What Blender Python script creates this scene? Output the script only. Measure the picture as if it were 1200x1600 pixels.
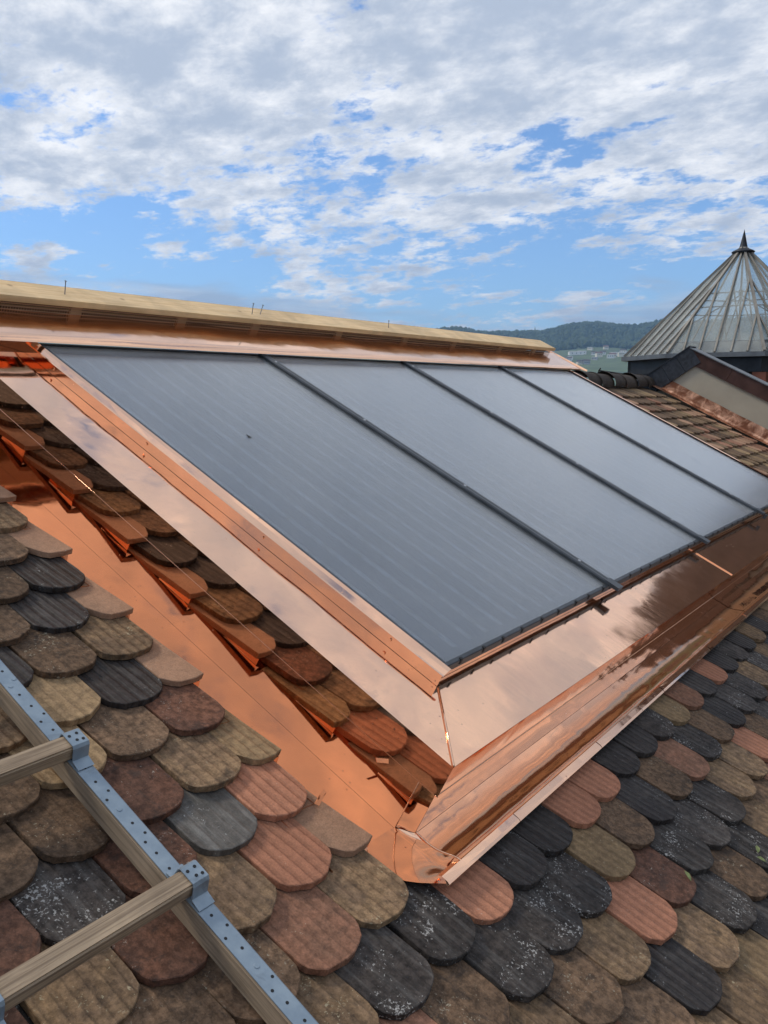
import bpy, bmesh, math, random
from mathutils import Vector, Matrix, noise as mnoise

# ------------------------------------------------------------------ reset
for o in list(bpy.data.objects):
    bpy.data.objects.remove(o)
scene = bpy.context.scene
COL = scene.collection
R = math.radians
H = 15.0                      # eye height above the valley floor
TH = R(26.7146)               # roof pitch
CT, ST = math.cos(TH), math.sin(TH)

# ------------------------------------------------------------------ camera
cam_d = bpy.data.cameras.new('camera')
cam = bpy.data.objects.new('camera', cam_d)
COL.objects.link(cam)
RM = Matrix(((0.582515693, 0.114075990, -0.804774587),
             (-0.812819456, 0.0817542182, -0.576750188),
             (0.0, 0.990102478, 0.140346299)))
cam.matrix_world = Matrix.Translation((0, 0, H)) @ RM.to_4x4()
cam_d.sensor_fit = 'VERTICAL'
cam_d.sensor_height = 36.0
cam_d.sensor_width = 27.0
cam_d.lens = 36.0 * 1326.29 / 1600.0
cam_d.clip_start = 0.05
cam_d.clip_end = 40000
scene.camera = cam

# ------------------------------------------------------------------ sky and sun
SUN_EL, SUN_AZ = R(48), R(115)       # azimuth measured from +X towards +Y
world = bpy.data.worlds.new('World')
scene.world = world
world.use_nodes = True
nt = world.node_tree
nt.nodes.clear()


def N(tree, typ, **kw):
    n = tree.nodes.new(typ)
    for k, v in kw.items():
        if k.startswith('i_'):
            key = k[2:]
            key = int(key) if key.isdigit() else key.replace('_', ' ')
            n.inputs[key].default_value = v
        else:
            setattr(n, k, v)
    return n


def L(tree, a, b):
    tree.links.new(a, b)


def mth(tree, op, a, b=None, c=None, clamp=False):
    n = tree.nodes.new('ShaderNodeMath')
    n.operation = op
    n.use_clamp = clamp
    for i, s in enumerate((a, b, c)):
        if s is None:
            continue
        if isinstance(s, (int, float)):
            n.inputs[i].default_value = s
        else:
            tree.links.new(s, n.inputs[i])
    return n.outputs[0]


def mixc(tree, fac, a, b, typ='MIX'):
    n = tree.nodes.new('ShaderNodeMix')
    n.data_type = 'RGBA'
    n.blend_type = typ
    for idx, s in ((0, fac), (6, a), (7, b)):
        if isinstance(s, (int, float)):
            n.inputs[idx].default_value = s
        elif isinstance(s, (tuple, list)):
            n.inputs[idx].default_value = (*s[:3], 1)
        else:
            tree.links.new(s, n.inputs[idx])
    return n.outputs[2]


def thin_fresnel(tree, f0=0.045):
    lw = tree.nodes.new('ShaderNodeLayerWeight')
    lw.inputs['Blend'].default_value = 0.5
    p = mth(tree, 'POWER', lw.outputs['Facing'], 5.0)
    return mth(tree, 'MULTIPLY_ADD', p, 1 - f0, f0)


def sstep(tree, v, lo, hi, a=0.0, b=1.0):
    n = tree.nodes.new('ShaderNodeMapRange')
    n.interpolation_type = 'SMOOTHSTEP'
    n.inputs[1].default_value = lo
    n.inputs[2].default_value = hi
    n.inputs[3].default_value = a
    n.inputs[4].default_value = b
    tree.links.new(v, n.inputs[0])
    return n.outputs[0]


def noise_tex(tree, vec, scale, detail=4, rough=0.55, dist=0.0, w=None, lac=2.0):
    n = tree.nodes.new('ShaderNodeTexNoise')
    n.inputs['Scale'].default_value = scale
    n.inputs['Detail'].default_value = detail
    n.inputs['Roughness'].default_value = rough
    n.inputs['Distortion'].default_value = dist
    n.inputs['Lacunarity'].default_value = lac
    if w is not None and vec is not None:
        va = tree.nodes.new('ShaderNodeVectorMath'); va.operation = 'ADD'
        tree.links.new(vec, va.inputs[0])
        if isinstance(w, (int, float)):
            va.inputs[1].default_value = (w * 1.7, w * 2.3, w)
        else:
            tree.links.new(w, va.inputs[1])
        vec = va.outputs[0]
    if vec is not None:
        tree.links.new(vec, n.inputs['Vector'])
    return n.outputs['Fac']


SKY_STRENGTH = 0.1
sky = N(nt, 'ShaderNodeTexSky', sky_type='NISHITA')
sky.sun_disc = False
sky.sun_elevation = SUN_EL
sky.sun_rotation = R(90) - SUN_AZ
sky.altitude = 400
sky.air_density = 1.0
sky.dust_density = 0.3
sky.ozone_density = 2.0
tc = N(nt, 'ShaderNodeTexCoord')
sep = N(nt, 'ShaderNodeSeparateXYZ')
L(nt, tc.outputs['Generated'], sep.inputs[0])
zc = mth(nt, 'MAXIMUM', sep.outputs[2], 0.0)
den = mth(nt, 'ADD', zc, 0.20)
px = mth(nt, 'DIVIDE', sep.outputs[0], den)
py = mth(nt, 'DIVIDE', sep.outputs[1], den)
cmb = N(nt, 'ShaderNodeCombineXYZ')
L(nt, px, cmb.inputs[0]); L(nt, py, cmb.inputs[1])
mp = N(nt, 'ShaderNodeMapping')
mp.inputs['Rotation'].default_value = (0, 0, R(-35))
mp.inputs['Location'].default_value = (3.1, 1.7, 0)
mp.inputs['Scale'].default_value = (1.9, 1.45, 1)
L(nt, cmb.outputs[0], mp.inputs[0])
P = mp.outputs[0]
big = noise_tex(nt, P, 0.55, 3, 0.5, 0.3)
mid = noise_tex(nt, P, 1.7, 6, 0.6, 0.25)
fin = noise_tex(nt, P, 6.0, 6, 0.66, 0.1)
s1 = mth(nt, 'MULTIPLY', big, 0.55)
s2 = mth(nt, 'MULTIPLY_ADD', mid, 0.55, s1)
dens = mth(nt, 'MULTIPLY_ADD', fin, 0.50, mth(nt, 'SUBTRACT', s2, 0.04))
# thinner cover close to the horizon, thicker overhead
cov = sstep(nt, sep.outputs[2], 0.05, 0.42, -0.055, 0.125)
dens2 = mth(nt, 'ADD', dens, cov)
mask = sstep(nt, dens2, 0.71, 0.82)
# self shading of the cloud sheet
fin2 = noise_tex(nt, P, 3.4, 6, 0.64, 0.1, w=3.0)
shade = mth(nt, 'MULTIPLY_ADD', dens2, -1.1, mth(nt, 'MULTIPLY_ADD', fin2, 1.5, 0.62))
shv = sstep(nt, shade, 0.15, 0.85)
ccol = mixc(nt, shv, (4.6, 5.3, 6.5), (10.4, 10.4, 10.5))
skyc = mixc(nt, 1.0, sky.outputs[0], (1.0, 1.25, 1.55), 'MULTIPLY')
skycol = mixc(nt, mask, skyc, ccol)
# low grey-blue cloud bank over the horizon
bn = N(nt, 'ShaderNodeCombineXYZ')
L(nt, mth(nt, 'MULTIPLY', sep.outputs[0], 3.0), bn.inputs[0])
L(nt, mth(nt, 'MULTIPLY', sep.outputs[1], 3.0), bn.inputs[1])
L(nt, mth(nt, 'MULTIPLY', sep.outputs[2], 16.0), bn.inputs[2])
bnk = noise_tex(nt, bn.outputs[0], 1.3, 6, 0.55, 0.3)
bt = mth(nt, 'MULTIPLY_ADD', mth(nt, 'SUBTRACT', bnk, 0.5), 0.28, sep.outputs[2])
bmask = sstep(nt, bt, 0.05, 0.11, 0.85, 0.0)
bsh = sstep(nt, noise_tex(nt, bn.outputs[0], 2.1, 5, 0.6, 0.4, w=5.0), 0.42, 0.68)
bcol = mixc(nt, bsh, (4.0, 4.8, 6.1), (7.6, 7.9, 8.3))
skycol = mixc(nt, bmask, skycol, bcol)
bg = N(nt, 'ShaderNodeBackground')
bg.inputs['Strength'].default_value = SKY_STRENGTH
L(nt, skycol, bg.inputs['Color'])
wo = N(nt, 'ShaderNodeOutputWorld')
L(nt, bg.outputs[0], wo.inputs['Surface'])

sl = bpy.data.lights.new('sun', 'SUN')
sl.energy = 1.9
sl.angle = R(12)
sl.color = (1.0, 0.91, 0.78)
sun = bpy.data.objects.new('sun', sl)
COL.objects.link(sun)
sdir = Vector((math.cos(SUN_EL) * math.cos(SUN_AZ), math.cos(SUN_EL) * math.sin(SUN_AZ), math.sin(SUN_EL)))
sun.rotation_euler = sdir.to_track_quat('Z', 'Y').to_euler()
sun.location = (0, 0, H + 40)

vs = scene.view_settings
vs.view_transform = 'Standard'
vs.look = 'None'
vs.exposure = 0.15
vs.gamma = 1.0
vs.use_curve_mapping = False
scene.render.engine = 'CYCLES'
cy = scene.cycles
cy.max_bounces = 9
cy.glossy_bounces = 7
cy.diffuse_bounces = 3
cy.transmission_bounces = 6
cy.transparent_max_bounces = 16
cy.volume_bounces = 0
scene.render.resolution_x = 768
scene.render.resolution_y = 1024

rng = random.Random(11)


# ------------------------------------------------------------------ materials
def new_mat(name):
    m = bpy.data.materials.new(name)
    m.use_nodes = True
    t = m.node_tree
    t.nodes.clear()
    out = t.nodes.new('ShaderNodeOutputMaterial')
    b = t.nodes.new('ShaderNodeBsdfPrincipled')
    t.links.new(b.outputs[0], out.inputs[0])
    return m, t, b, out


def plain(name, col, rough=0.6, metal=0.0, var=0.25, scale=12.0, bump=0.0, bscale=60.0, spec=0.4):
    m, t, b, out = new_mat(name)
    c = t.nodes.new('ShaderNodeTexCoord').outputs['Object']
    nz = noise_tex(t, c, scale, 6, 0.6)
    f = sstep(t, nz, 0.3, 0.7, 1 - var, 1 + var)
    L(t, mixc(t, 1.0, col, f, 'MULTIPLY'), b.inputs['Base Color'])
    b.inputs['Roughness'].default_value = rough
    b.inputs['Metallic'].default_value = metal
    b.inputs['Specular IOR Level'].default_value = spec
    if bump:
        bp = t.nodes.new('ShaderNodeBump')
        bp.inputs['Strength'].default_value = 1.0
        bp.inputs['Distance'].default_value = bump
        L(t, noise_tex(t, c, bscale, 5, 0.6), bp.inputs['Height'])
        L(t, bp.outputs[0], b.inputs['Normal'])
    return m


def copper(name, wav=0.0016, wscale=4.5, rough=0.07, smear=0.5, tarn=0.0, stretch=(1, 1, 1), streaky=False, base=(0.975, 0.595, 0.395)):
    m, t, b, out = new_mat(name)
    c0 = t.nodes.new('ShaderNodeTexCoord').outputs['Object']
    mpn = t.nodes.new('ShaderNodeMapping')
    mpn.inputs['Scale'].default_value = stretch
    L(t, c0, mpn.inputs[0])
    c = mpn.outputs[0]
    n1 = noise_tex(t, c, 3.0, 6, 0.65, 0.8)
    ms_ = t.nodes.new('ShaderNodeMapping')
    ms_.inputs['Scale'].default_value = (9.0, 1.0, 1.0) if streaky else (1, 1, 1)
    L(t, c0, ms_.inputs[0])
    n2 = noise_tex(t, ms_.outputs[0], 9.0 if streaky else 22.0, 5, 0.7, 0.4)
    f1 = sstep(t, n1, 0.35, 0.75)
    col = mixc(t, mth(t, 'MULTIPLY', f1, 0.35 * smear), base, (0.72, 0.40, 0.30))
    # drying spots and handling specks
    v = t.nodes.new('ShaderNodeTexVoronoi')
    v.inputs['Scale'].default_value = 38.0
    L(t, c0, v.inputs['Vector'])
    sp = sstep(t, v.outputs['Distance'], 0.05, 0.13, 1.0, 0.0)
    gate = sstep(t, noise_tex(t, c0, 9.0, 3, 0.5, 0, w=2.0), 0.54, 0.60)
    sp = mth(t, 'MULTIPLY', sp, gate)
    col = mixc(t, mth(t, 'MULTIPLY', sp, 0.55), col, (0.28, 0.13, 0.09))
    if tarn:
        tf = sstep(t, noise_tex(t, c0, 7.0, 7, 0.7, 0.5, w=8.0), 0.30, 0.60)
        col = mixc(t, mth(t, 'MULTIPLY', tf, tarn), col, (0.22, 0.085, 0.045))
    L(t, col, b.inputs['Base Color'])
    b.inputs['Metallic'].default_value = 1.0
    r = mth(t, 'MULTIPLY_ADD', sstep(t, n2, 0.35, 0.8), 0.10 * smear, rough)
    r = mth(t, 'MULTIPLY_ADD', sp, 0.25, r)
    if tarn:
        r = mth(t, 'ADD', r, 0.25 * tarn)
    L(t, r, b.inputs['Roughness'])
    bp = t.nodes.new('ShaderNodeBump')
    bp.inputs['Strength'].default_value = 1.0
    bp.inputs['Distance'].default_value = wav
    L(t, noise_tex(t, c, wscale, 2, 0.35, 0.5), bp.inputs['Height'])
    bp2 = t.nodes.new('ShaderNodeBump')
    bp2.inputs['Strength'].default_value = 0.25
    bp2.inputs['Distance'].default_value = 0.0006
    L(t, mth(t, 'MULTIPLY', sp, -1.0), bp2.inputs['Height'])
    L(t, bp.outputs[0], bp2.inputs['Normal'])
    L(t, bp2.outputs[0], b.inputs['Normal'])
    return m


def tile_mat(name, col, col2, lichen=0.0, lcol=(0.55, 0.55, 0.5), groove=0.0, dirt=0.5, rough=0.8, streak=0.0, hv=0.25):
    """fired clay, weathered: mottling, dirt, lichen flecks, pressed grooves"""
    m, t, b, out = new_mat(name)
    c = t.nodes.new('ShaderNodeTexCoord').outputs['Object']
    oi = t.nodes.new('ShaderNodeObjectInfo')
    at = t.nodes.new('ShaderNodeAttribute')
    at.attribute_name = 'rnd'
    rnd = mth(t, 'ADD', oi.outputs['Random'], at.outputs['Fac'])
    w = mth(t, 'MULTIPLY', rnd, 37.0)
    n1 = noise_tex(t, c, 9.0, 6, 0.65, 0.6, w=w)
    n2 = noise_tex(t, c, 55.0, 4, 0.7, 0.0, w=w)
    n3 = noise_tex(t, c, 240.0, 2, 0.7, 0.0, w=w)
    cc = mixc(t, sstep(t, n1, 0.34, 0.66), col, col2)
    val = mth(t, 'MULTIPLY_ADD', mth(t, 'FRACT', mth(t, 'MULTIPLY', rnd, 7.31)), 2 * hv * .86, (1 - hv) * .86)
    val = mth(t, 'MULTIPLY', val, sstep(t, n2, 0.3, 0.7, 1 - 0.8 * dirt, 1 + 0.75 * dirt))
    val = mth(t, 'MULTIPLY', val, sstep(t, n3, 0.3, 0.7, 0.86, 1.14))
    cc = mixc(t, 1.0, cc, val, 'MULTIPLY')
    # dark weather patches
    dk = sstep(t, noise_tex(t, c, 18.0, 7, 0.7, 1.0, w=mth(t, 'ADD', w, 11.0)), 0.52, 0.66)
    cc = mixc(t, mth(t, 'MULTIPLY', dk, dirt), cc, (0.030, 0.026, 0.024))
    if streak:
        st = t.nodes.new('ShaderNodeMapping')
        st.inputs['Scale'].default_value = (60, 5, 5)
        L(t, c, st.inputs[0])
        sk = sstep(t, noise_tex(t, st.outputs[0], 1.0, 4, 0.6, 0.1, w=w), 0.45, 0.7)
        cc = mixc(t, mth(t, 'MULTIPLY', sk, streak), cc, lcol)
    lf = None
    if lichen:
        l1 = noise_tex(t, c, 150.0, 3, 0.6, 0.6, w=mth(t, 'ADD', w, 23.0))
        l2 = noise_tex(t, c, 12.0, 4, 0.6, 0.4, w=mth(t, 'ADD', w, 31.0))
        ls = mth(t, 'MULTIPLY_ADD', l2, 0.55, mth(t, 'MULTIPLY', l1, 0.8))
        th = 0.855 - 0.075 * lichen
        lf = sstep(t, ls, th, th + 0.07)
        cc = mixc(t, mth(t, 'MULTIPLY', lf, 0.8), cc, lcol)
    h = mth(t, 'MULTIPLY', n2, 0.75)
    h = mth(t, 'MULTIPLY_ADD', n3, 0.12, h)
    if groove:
        sx = t.nodes.new('ShaderNodeSeparateXYZ')
        L(t, c, sx.inputs[0])
        g = mth(t, 'SINE', mth(t, 'MULTIPLY', mth(t, 'MULTIPLY_ADD', n1, 0.010, sx.outputs[0]), 2 * math.pi / 0.0300))
        g = sstep(t, g, -1.0, 0.3)
        h = mth(t, 'MULTIPLY_ADD', g, groove * 1.5, h)
        cc = mixc(t, 1.0, cc, mth(t, 'MULTIPLY_ADD', g, min(.26, .20 * groove), 1.0 - min(.17, .13 * groove)), 'MULTIPLY')
    L(t, cc, b.inputs['Base Color'])
    b.inputs['Roughness'].default_value = rough
    b.inputs['Specular IOR Level'].default_value = 0.22
    bp = t.nodes.new('ShaderNodeBump')
    bp.inputs['Strength'].default_value = 0.9
    bp.inputs['Distance'].default_value = 0.0024
    L(t, h, bp.inputs['Height'])
    L(t, bp.outputs[0], b.inputs['Normal'])
    return m


def wood_mat(name, c1, c2, axis=0, ring=70.0, rough=0.7, stretch=0.06, grey=0.0, knots=True):
    m, t, b, out = new_mat(name)
    c = t.nodes.new('ShaderNodeTexCoord').outputs['Object']
    mpn = t.nodes.new('ShaderNodeMapping')
    s = [1, 1, 1]
    s[axis] = stretch
    mpn.inputs['Scale'].default_value = s
    L(t, c, mpn.inputs[0])
    n1 = noise_tex(t, mpn.outputs[0], ring, 5, 0.6, 0.5)
    n2 = noise_tex(t, c, 5.0, 4, 0.6, 0.5)
    cc = mixc(t, sstep(t, n1, 0.35, 0.68), c1, c2)
    cc = mixc(t, 1.0, cc, sstep(t, n2, 0.3, 0.7, 0.82, 1.12), 'MULTIPLY')
    if knots:
        v = t.nodes.new('ShaderNodeTexVoronoi')
        v.inputs['Scale'].default_value = 6.0
        L(t, c, v.inputs['Vector'])
        k = sstep(t, v.outputs['Distance'], 0.03, 0.10, 0.55, 0.0)
        cc = mixc(t, k, cc, (0.20, 0.10, 0.04))
    L(t, cc, b.inputs['Base Color'])
    b.inputs['Roughness'].default_value = rough
    bp = t.nodes.new('ShaderNodeBump')
    bp.inputs['Distance'].default_value = 0.0012
    bp.inputs['Strength'].default_value = 0.8
    L(t, n1, bp.inputs['Height'])
    L(t, bp.outputs[0], b.inputs['Normal'])
    return m


MT = {}
MT['copper'] = copper('bright_copper', 0.0022, 4.0, 0.05, 0.8)
MT['copper_mirror'] = copper('mirror_copper', 0.0007, 3.0, 0.03, 0.25, base=(0.82, 0.47, 0.30))
MT['copper_band'] = copper('rain_streaked_copper', 0.0020, 4.0, 0.06, 0.9, streaky=True)
MT['copper_apron'] = copper('apron_copper', 0.0030, 5.0, 0.05, 0.6)
MT['copper_ridge'] = copper('ridge_copper', 0.0022, 5.5, 0.10, 0.5)
MT['copper_old'] = copper('tarnished_copper', 0.004, 9.0, 0.25, 0.9, tarn=0.95)
MT['copper_brown'] = plain('brown_oxidised_copper', (0.075, 0.038, 0.030), 0.5, 0.6, 0.35, 4.0, 0.001, 20)
MT['black_frame'] = plain('black_anodised_frame', (0.034, 0.040, 0.048), 0.38, 0.3, 0.25, 14, 0.0002, 200, 0.5)
MT['strip'] = plain('dark_cover_strip', (0.050, 0.058, 0.068), 0.38, 0.3, 0.2, 14, 0.0002, 120, 0.5)
MT['steel'] = plain('bright_screw', (0.5, 0.5, 0.52), 0.3, 1.0, 0.1)
MT['nail'] = plain('bare_nail', (0.16, 0.16, 0.17), 0.45, 0.8, 0.2)
MT['deck'] = plain('dark_roof_felt', (0.03, 0.026, 0.023), 0.9, 0, 0.3)
MT['rubber'] = plain('black_rubber', (0.010, 0.010, 0.011), 0.6)
MT['board'] = wood_mat('fresh_spruce', (0.74, 0.53, 0.29), (0.64, 0.43, 0.21), 0, 60, 0.65)
MT['batten'] = wood_mat('counter_batten', (0.50, 0.34, 0.18), (0.40, 0.26, 0.13), 0, 60, 0.7)
MT['rung'] = wood_mat('weathered_rung', (0.43, 0.32, 0.21), (0.22, 0.155, 0.10), 0, 130, 0.8, 0.03)
MT['stile'] = wood_mat('weathered_stile', (0.34, 0.26, 0.18), (0.20, 0.15, 0.10), 1, 120, 0.8, 0.03)
MT['render'] = plain('grey_beige_render', (0.37, 0.335, 0.265), 0.9, 0, 0.10, 1.6, 0.001, 90)
MT['slate'] = plain('dark_slate_cladding', (0.022, 0.025, 0.032), 0.45, 0, 0.5, 25, 0.002, 40)
MT['ridge'] = tile_mat('ridge_tile_clay', (0.060, 0.045, 0.036), (0.085, 0.065, 0.050), 0.3, dirt=0.5)
MT['grey_metal'] = plain('grey_zinc', (0.16, 0.17, 0.18), 0.5, 0.6, 0.2, 3)
MT['dark_metal'] = plain('dark_cornice_metal', (0.025, 0.028, 0.034), 0.5, 0.4, 0.3, 3)
MT['bar'] = plain('glazing_bar', (0.24, 0.22, 0.19), 0.55, 0.2, 0.2, 3)
MT['rod'] = plain('tension_rod', (0.10, 0.11, 0.12), 0.5, 0.5)
MT['stone'] = plain('dark_rubble_stone', (0.045, 0.045, 0.05), 0.9, 0, 0.7, 2.5, 0.05, 3)
MT['rust_post'] = plain('rust_red_post', (0.16, 0.055, 0.035), 0.8, 0, 0.3, 3)

# galvanised ladder strap
m, t, b, out = new_mat('galvanised_strap')
c = t.nodes.new('ShaderNodeTexCoord').outputs['Object']
cc = mixc(t, sstep(t, noise_tex(t, c, 20, 5, 0.6), 0.3, 0.7), (0.215, 0.275, 0.335), (0.29, 0.355, 0.41))
cc = mixc(t, sstep(t, noise_tex(t, c, 9, 6, 0.7, 1.0, w=4.0), 0.56, 0.68, 0, 0.5), cc, (0.13, 0.16, 0.19))
L(t, cc, b.inputs['Base Color'])
b.inputs['Metallic'].default_value = 0.45
b.inputs['Roughness'].default_value = 0.5
MT['strap'] = m

# tiles
TM = {
    'D': tile_mat('charcoal_tile', (0.044, 0.037, 0.034), (0.070, 0.058, 0.051), 0.90, (0.42, 0.41, 0.39), 0.6, 0.6, 0.75, 0.10),
    'E': tile_mat('black_ribbed_tile', (0.034, 0.028, 0.027), (0.054, 0.045, 0.040), 0.30, (0.33, 0.33, 0.32), 1.3, 0.4, 0.6, 0.08),
    'B': tile_mat('brown_weathered_tile', (0.185, 0.115, 0.070), (0.118, 0.077, 0.050), 0.45, (0.36, 0.32, 0.24), 0.5, 0.55, 0.85),
    'O': tile_mat('olive_ochre_tile', (0.255, 0.165, 0.092), (0.175, 0.115, 0.072), 0.45, (0.42, 0.36, 0.24), 0.9, 0.45, 0.85),
    'Y': tile_mat('ochre_clean_tile', (0.340, 0.230, 0.125), (0.280, 0.188, 0.105), 0.15, (0.42, 0.36, 0.26), 0.8, 0.3, 0.85),
    'R': tile_mat('new_terracotta_tile', (0.460, 0.205, 0.122), (0.400, 0.180, 0.108), 0.08, (0.52, 0.40, 0.32), 1.0, 0.14, 0.8, hv=0.10),
    'T': tile_mat('aged_terracotta_tile', (0.330, 0.160, 0.100), (0.265, 0.140, 0.090), 0.2, (0.45, 0.38, 0.28), 0.6, 0.35, 0.85),
    'M': tile_mat('maroon_tile', (0.160, 0.074, 0.046), (0.118, 0.060, 0.041), 0.35, (0.36, 0.31, 0.26), 0.2, 0.55, 0.75),
    'S': tile_mat('cut_tan_tile', (0.410, 0.240, 0.152), (0.340, 0.205, 0.132), 0.05, (0.5, 0.45, 0.38), 0.0, 0.12, 0.85, hv=0.15),
    'G': tile_mat('glossy_grey_tile', (0.125, 0.115, 0.102), (0.098, 0.090, 0.080), 0.2, (0.4, 0.4, 0.38), 0.3, 0.25, 0.42, 0.25),
}
TKEYS = list(TM)

# solar glass and absorber
m, t, b, out = new_mat('solar_glass')
t.nodes.remove(b)
c = t.nodes.new('ShaderNodeTexCoord').outputs['Object']
gl = t.nodes.new('ShaderNodeBsdfGlossy')
gl.inputs['Color'].default_value = (1, 1, 1, 1)
gl.inputs['Roughness'].default_value = 0.23
tr = t.nodes.new('ShaderNodeBsdfTransparent')
tr.inputs['Color'].default_value = (0.93, 0.95, 0.95, 1)
df = t.nodes.new('ShaderNodeBsdfDiffuse')
df.inputs['Color'].default_value = (0.66, 0.68, 0.70, 1)
ms = t.nodes.new('ShaderNodeMixShader')
L(t, thin_fresnel(t, 0.05), ms.inputs[0]); L(t, tr.outputs[0], ms.inputs[1]); L(t, gl.outputs[0], ms.inputs[2])
dust_haze = t.nodes.new('ShaderNodeMixShader')
lw_ = t.nodes.new('ShaderNodeLayerWeight'); lw_.inputs['Blend'].default_value = 0.5
tau = sstep(t, noise_tex(t, c, 3.0, 7, 0.65, 0.6), 0.35, 0.7, 0.018, 0.030)
cosv = mth(t, 'MAXIMUM', mth(t, 'SUBTRACT', 1.0, lw_.outputs['Facing']), 0.06)
dn = mth(t, 'SUBTRACT', 1.0, mth(t, 'EXPONENT', mth(t, 'MULTIPLY', mth(t, 'DIVIDE', tau, cosv), -1.0)))  # dust veil thickened at grazing angles to paint the pale glass haze
v = t.nodes.new('ShaderNodeTexVoronoi')
v.inputs['Scale'].default_value = 13.0
L(t, c, v.inputs['Vector'])
spk = mth(t, 'MULTIPLY', sstep(t, v.outputs['Distance'], 0.02, 0.05, 0.5, 0.0), sstep(t, noise_tex(t, c, 4.0, 2, 0.5), 0.5, 0.6))
L(t, mth(t, 'ADD', dn, spk), dust_haze.inputs[0])
L(t, ms.outputs[0], dust_haze.inputs[1]); L(t, df.outputs[0], dust_haze.inputs[2])
L(t, dust_haze.outputs[0], out.inputs[0])
MT['glass'] = m

m, t, b, out = new_mat('selective_absorber')
c = t.nodes.new('ShaderNodeTexCoord').outputs['Object']
sx = t.nodes.new('ShaderNodeSeparateXYZ')
L(t, c, sx.inputs[0])
nz = noise_tex(t, c, 3, 3, 0.5)
L(t, mixc(t, sstep(t, nz, 0.3, 0.7), (0.015, 0.029, 0.068), (0.019, 0.036, 0.080)), b.inputs['Base Color'])
b.inputs['Roughness'].default_value = 0.5
b.inputs['Metallic'].default_value = 0.0
MT['absorber'] = m
MT['weld'] = plain('absorber_weld_line', (0.070, 0.092, 0.142), 0.5, 0.0, 0.3, 30)

# lantern glass
m, t, b, out = new_mat('lantern_glass')
t.nodes.remove(b)
gl = t.nodes.new('ShaderNodeBsdfGlossy'); gl.inputs['Roughness'].default_value = 0.05
tr = t.nodes.new('ShaderNodeBsdfTransparent'); tr.inputs['Color'].default_value = (0.965, 0.98, 0.975, 1)
df = t.nodes.new('ShaderNodeBsdfDiffuse'); df.inputs['Color'].default_value = (0.6, 0.62, 0.58, 1)
ms = t.nodes.new('ShaderNodeMixShader')
L(t, thin_fresnel(t), ms.inputs[0]); L(t, tr.outputs[0], ms.inputs[1]); L(t, gl.outputs[0], ms.inputs[2])
ds = t.nodes.new('ShaderNodeMixShader')
c = t.nodes.new('ShaderNodeTexCoord').outputs['Object']
L(t, sstep(t, noise_tex(t, c, 1.5, 5, 0.6), 0.3, 0.7, 0.10, 0.24), ds.inputs[0])
L(t, ms.outputs[0], ds.inputs[1]); L(t, df.outputs[0], ds.inputs[2])
L(t, ds.outputs[0], out.inputs[0])
MT['lantern_glass'] = m

# wire mesh of the ridge vent
m, t, b, out = new_mat('vent_mesh_metal')
b.inputs['Base Color'].default_value = (0.46, 0.31, 0.21, 1)
b.inputs['Metallic'].default_value = 0.6
b.inputs['Roughness'].default_value = 0.5
MT['mesh'] = m


# ------------------------------------------------------------------ builders
def roofpt(u, v, n):
    return Vector((u, v * CT - n * ST, v * ST + n * CT + H))


BASE = {}


def tag(o, label=None, cat=None, group=None, kind=None):
    if label: o['label'] = label
    if cat: o['category'] = cat
    if group: o['group'] = group
    if kind: o['kind'] = kind
    return o


def root_roof(name, p0, label, cat, group=None):
    o = bpy.data.objects.new(name, None)
    o.empty_display_size = 0.1
    COL.objects.link(o)
    o.location = roofpt(*p0)
    o.rotation_euler = (TH, 0, 0)
    BASE[o.name] = Vector(p0)
    return tag(o, label, cat, group)


def root_world(name, p0, label, cat, group=None):
    o = bpy.data.objects.new(name, None)
    o.empty_display_size = 0.1
    COL.objects.link(o)
    o.location = p0
    BASE[o.name] = Vector(p0)
    return tag(o, label, cat, group)


def part(name, verts, faces, mat, parent, smooth=False, solid=0.0):
    base = BASE[parent.name]
    me = bpy.data.meshes.new(name)
    me.from_pydata([tuple(Vector(p) - base) for p in verts], [], faces)
    me.validate()
    bm = bmesh.new(); bm.from_mesh(me)
    bmesh.ops.recalc_face_normals(bm, faces=bm.faces)
    bm.to_mesh(me); bm.free()
    if smooth:
        for p in me.polygons: p.use_smooth = True
    me.materials.append(mat)
    o = bpy.data.objects.new(name, me)
    COL.objects.link(o)
    o.parent = parent
    BASE[o.name] = base
    if solid and not smooth:
        md = o.modifiers.new('thickness', 'SOLIDIFY'); md.thickness = solid; md.offset = -1
    return o


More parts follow.
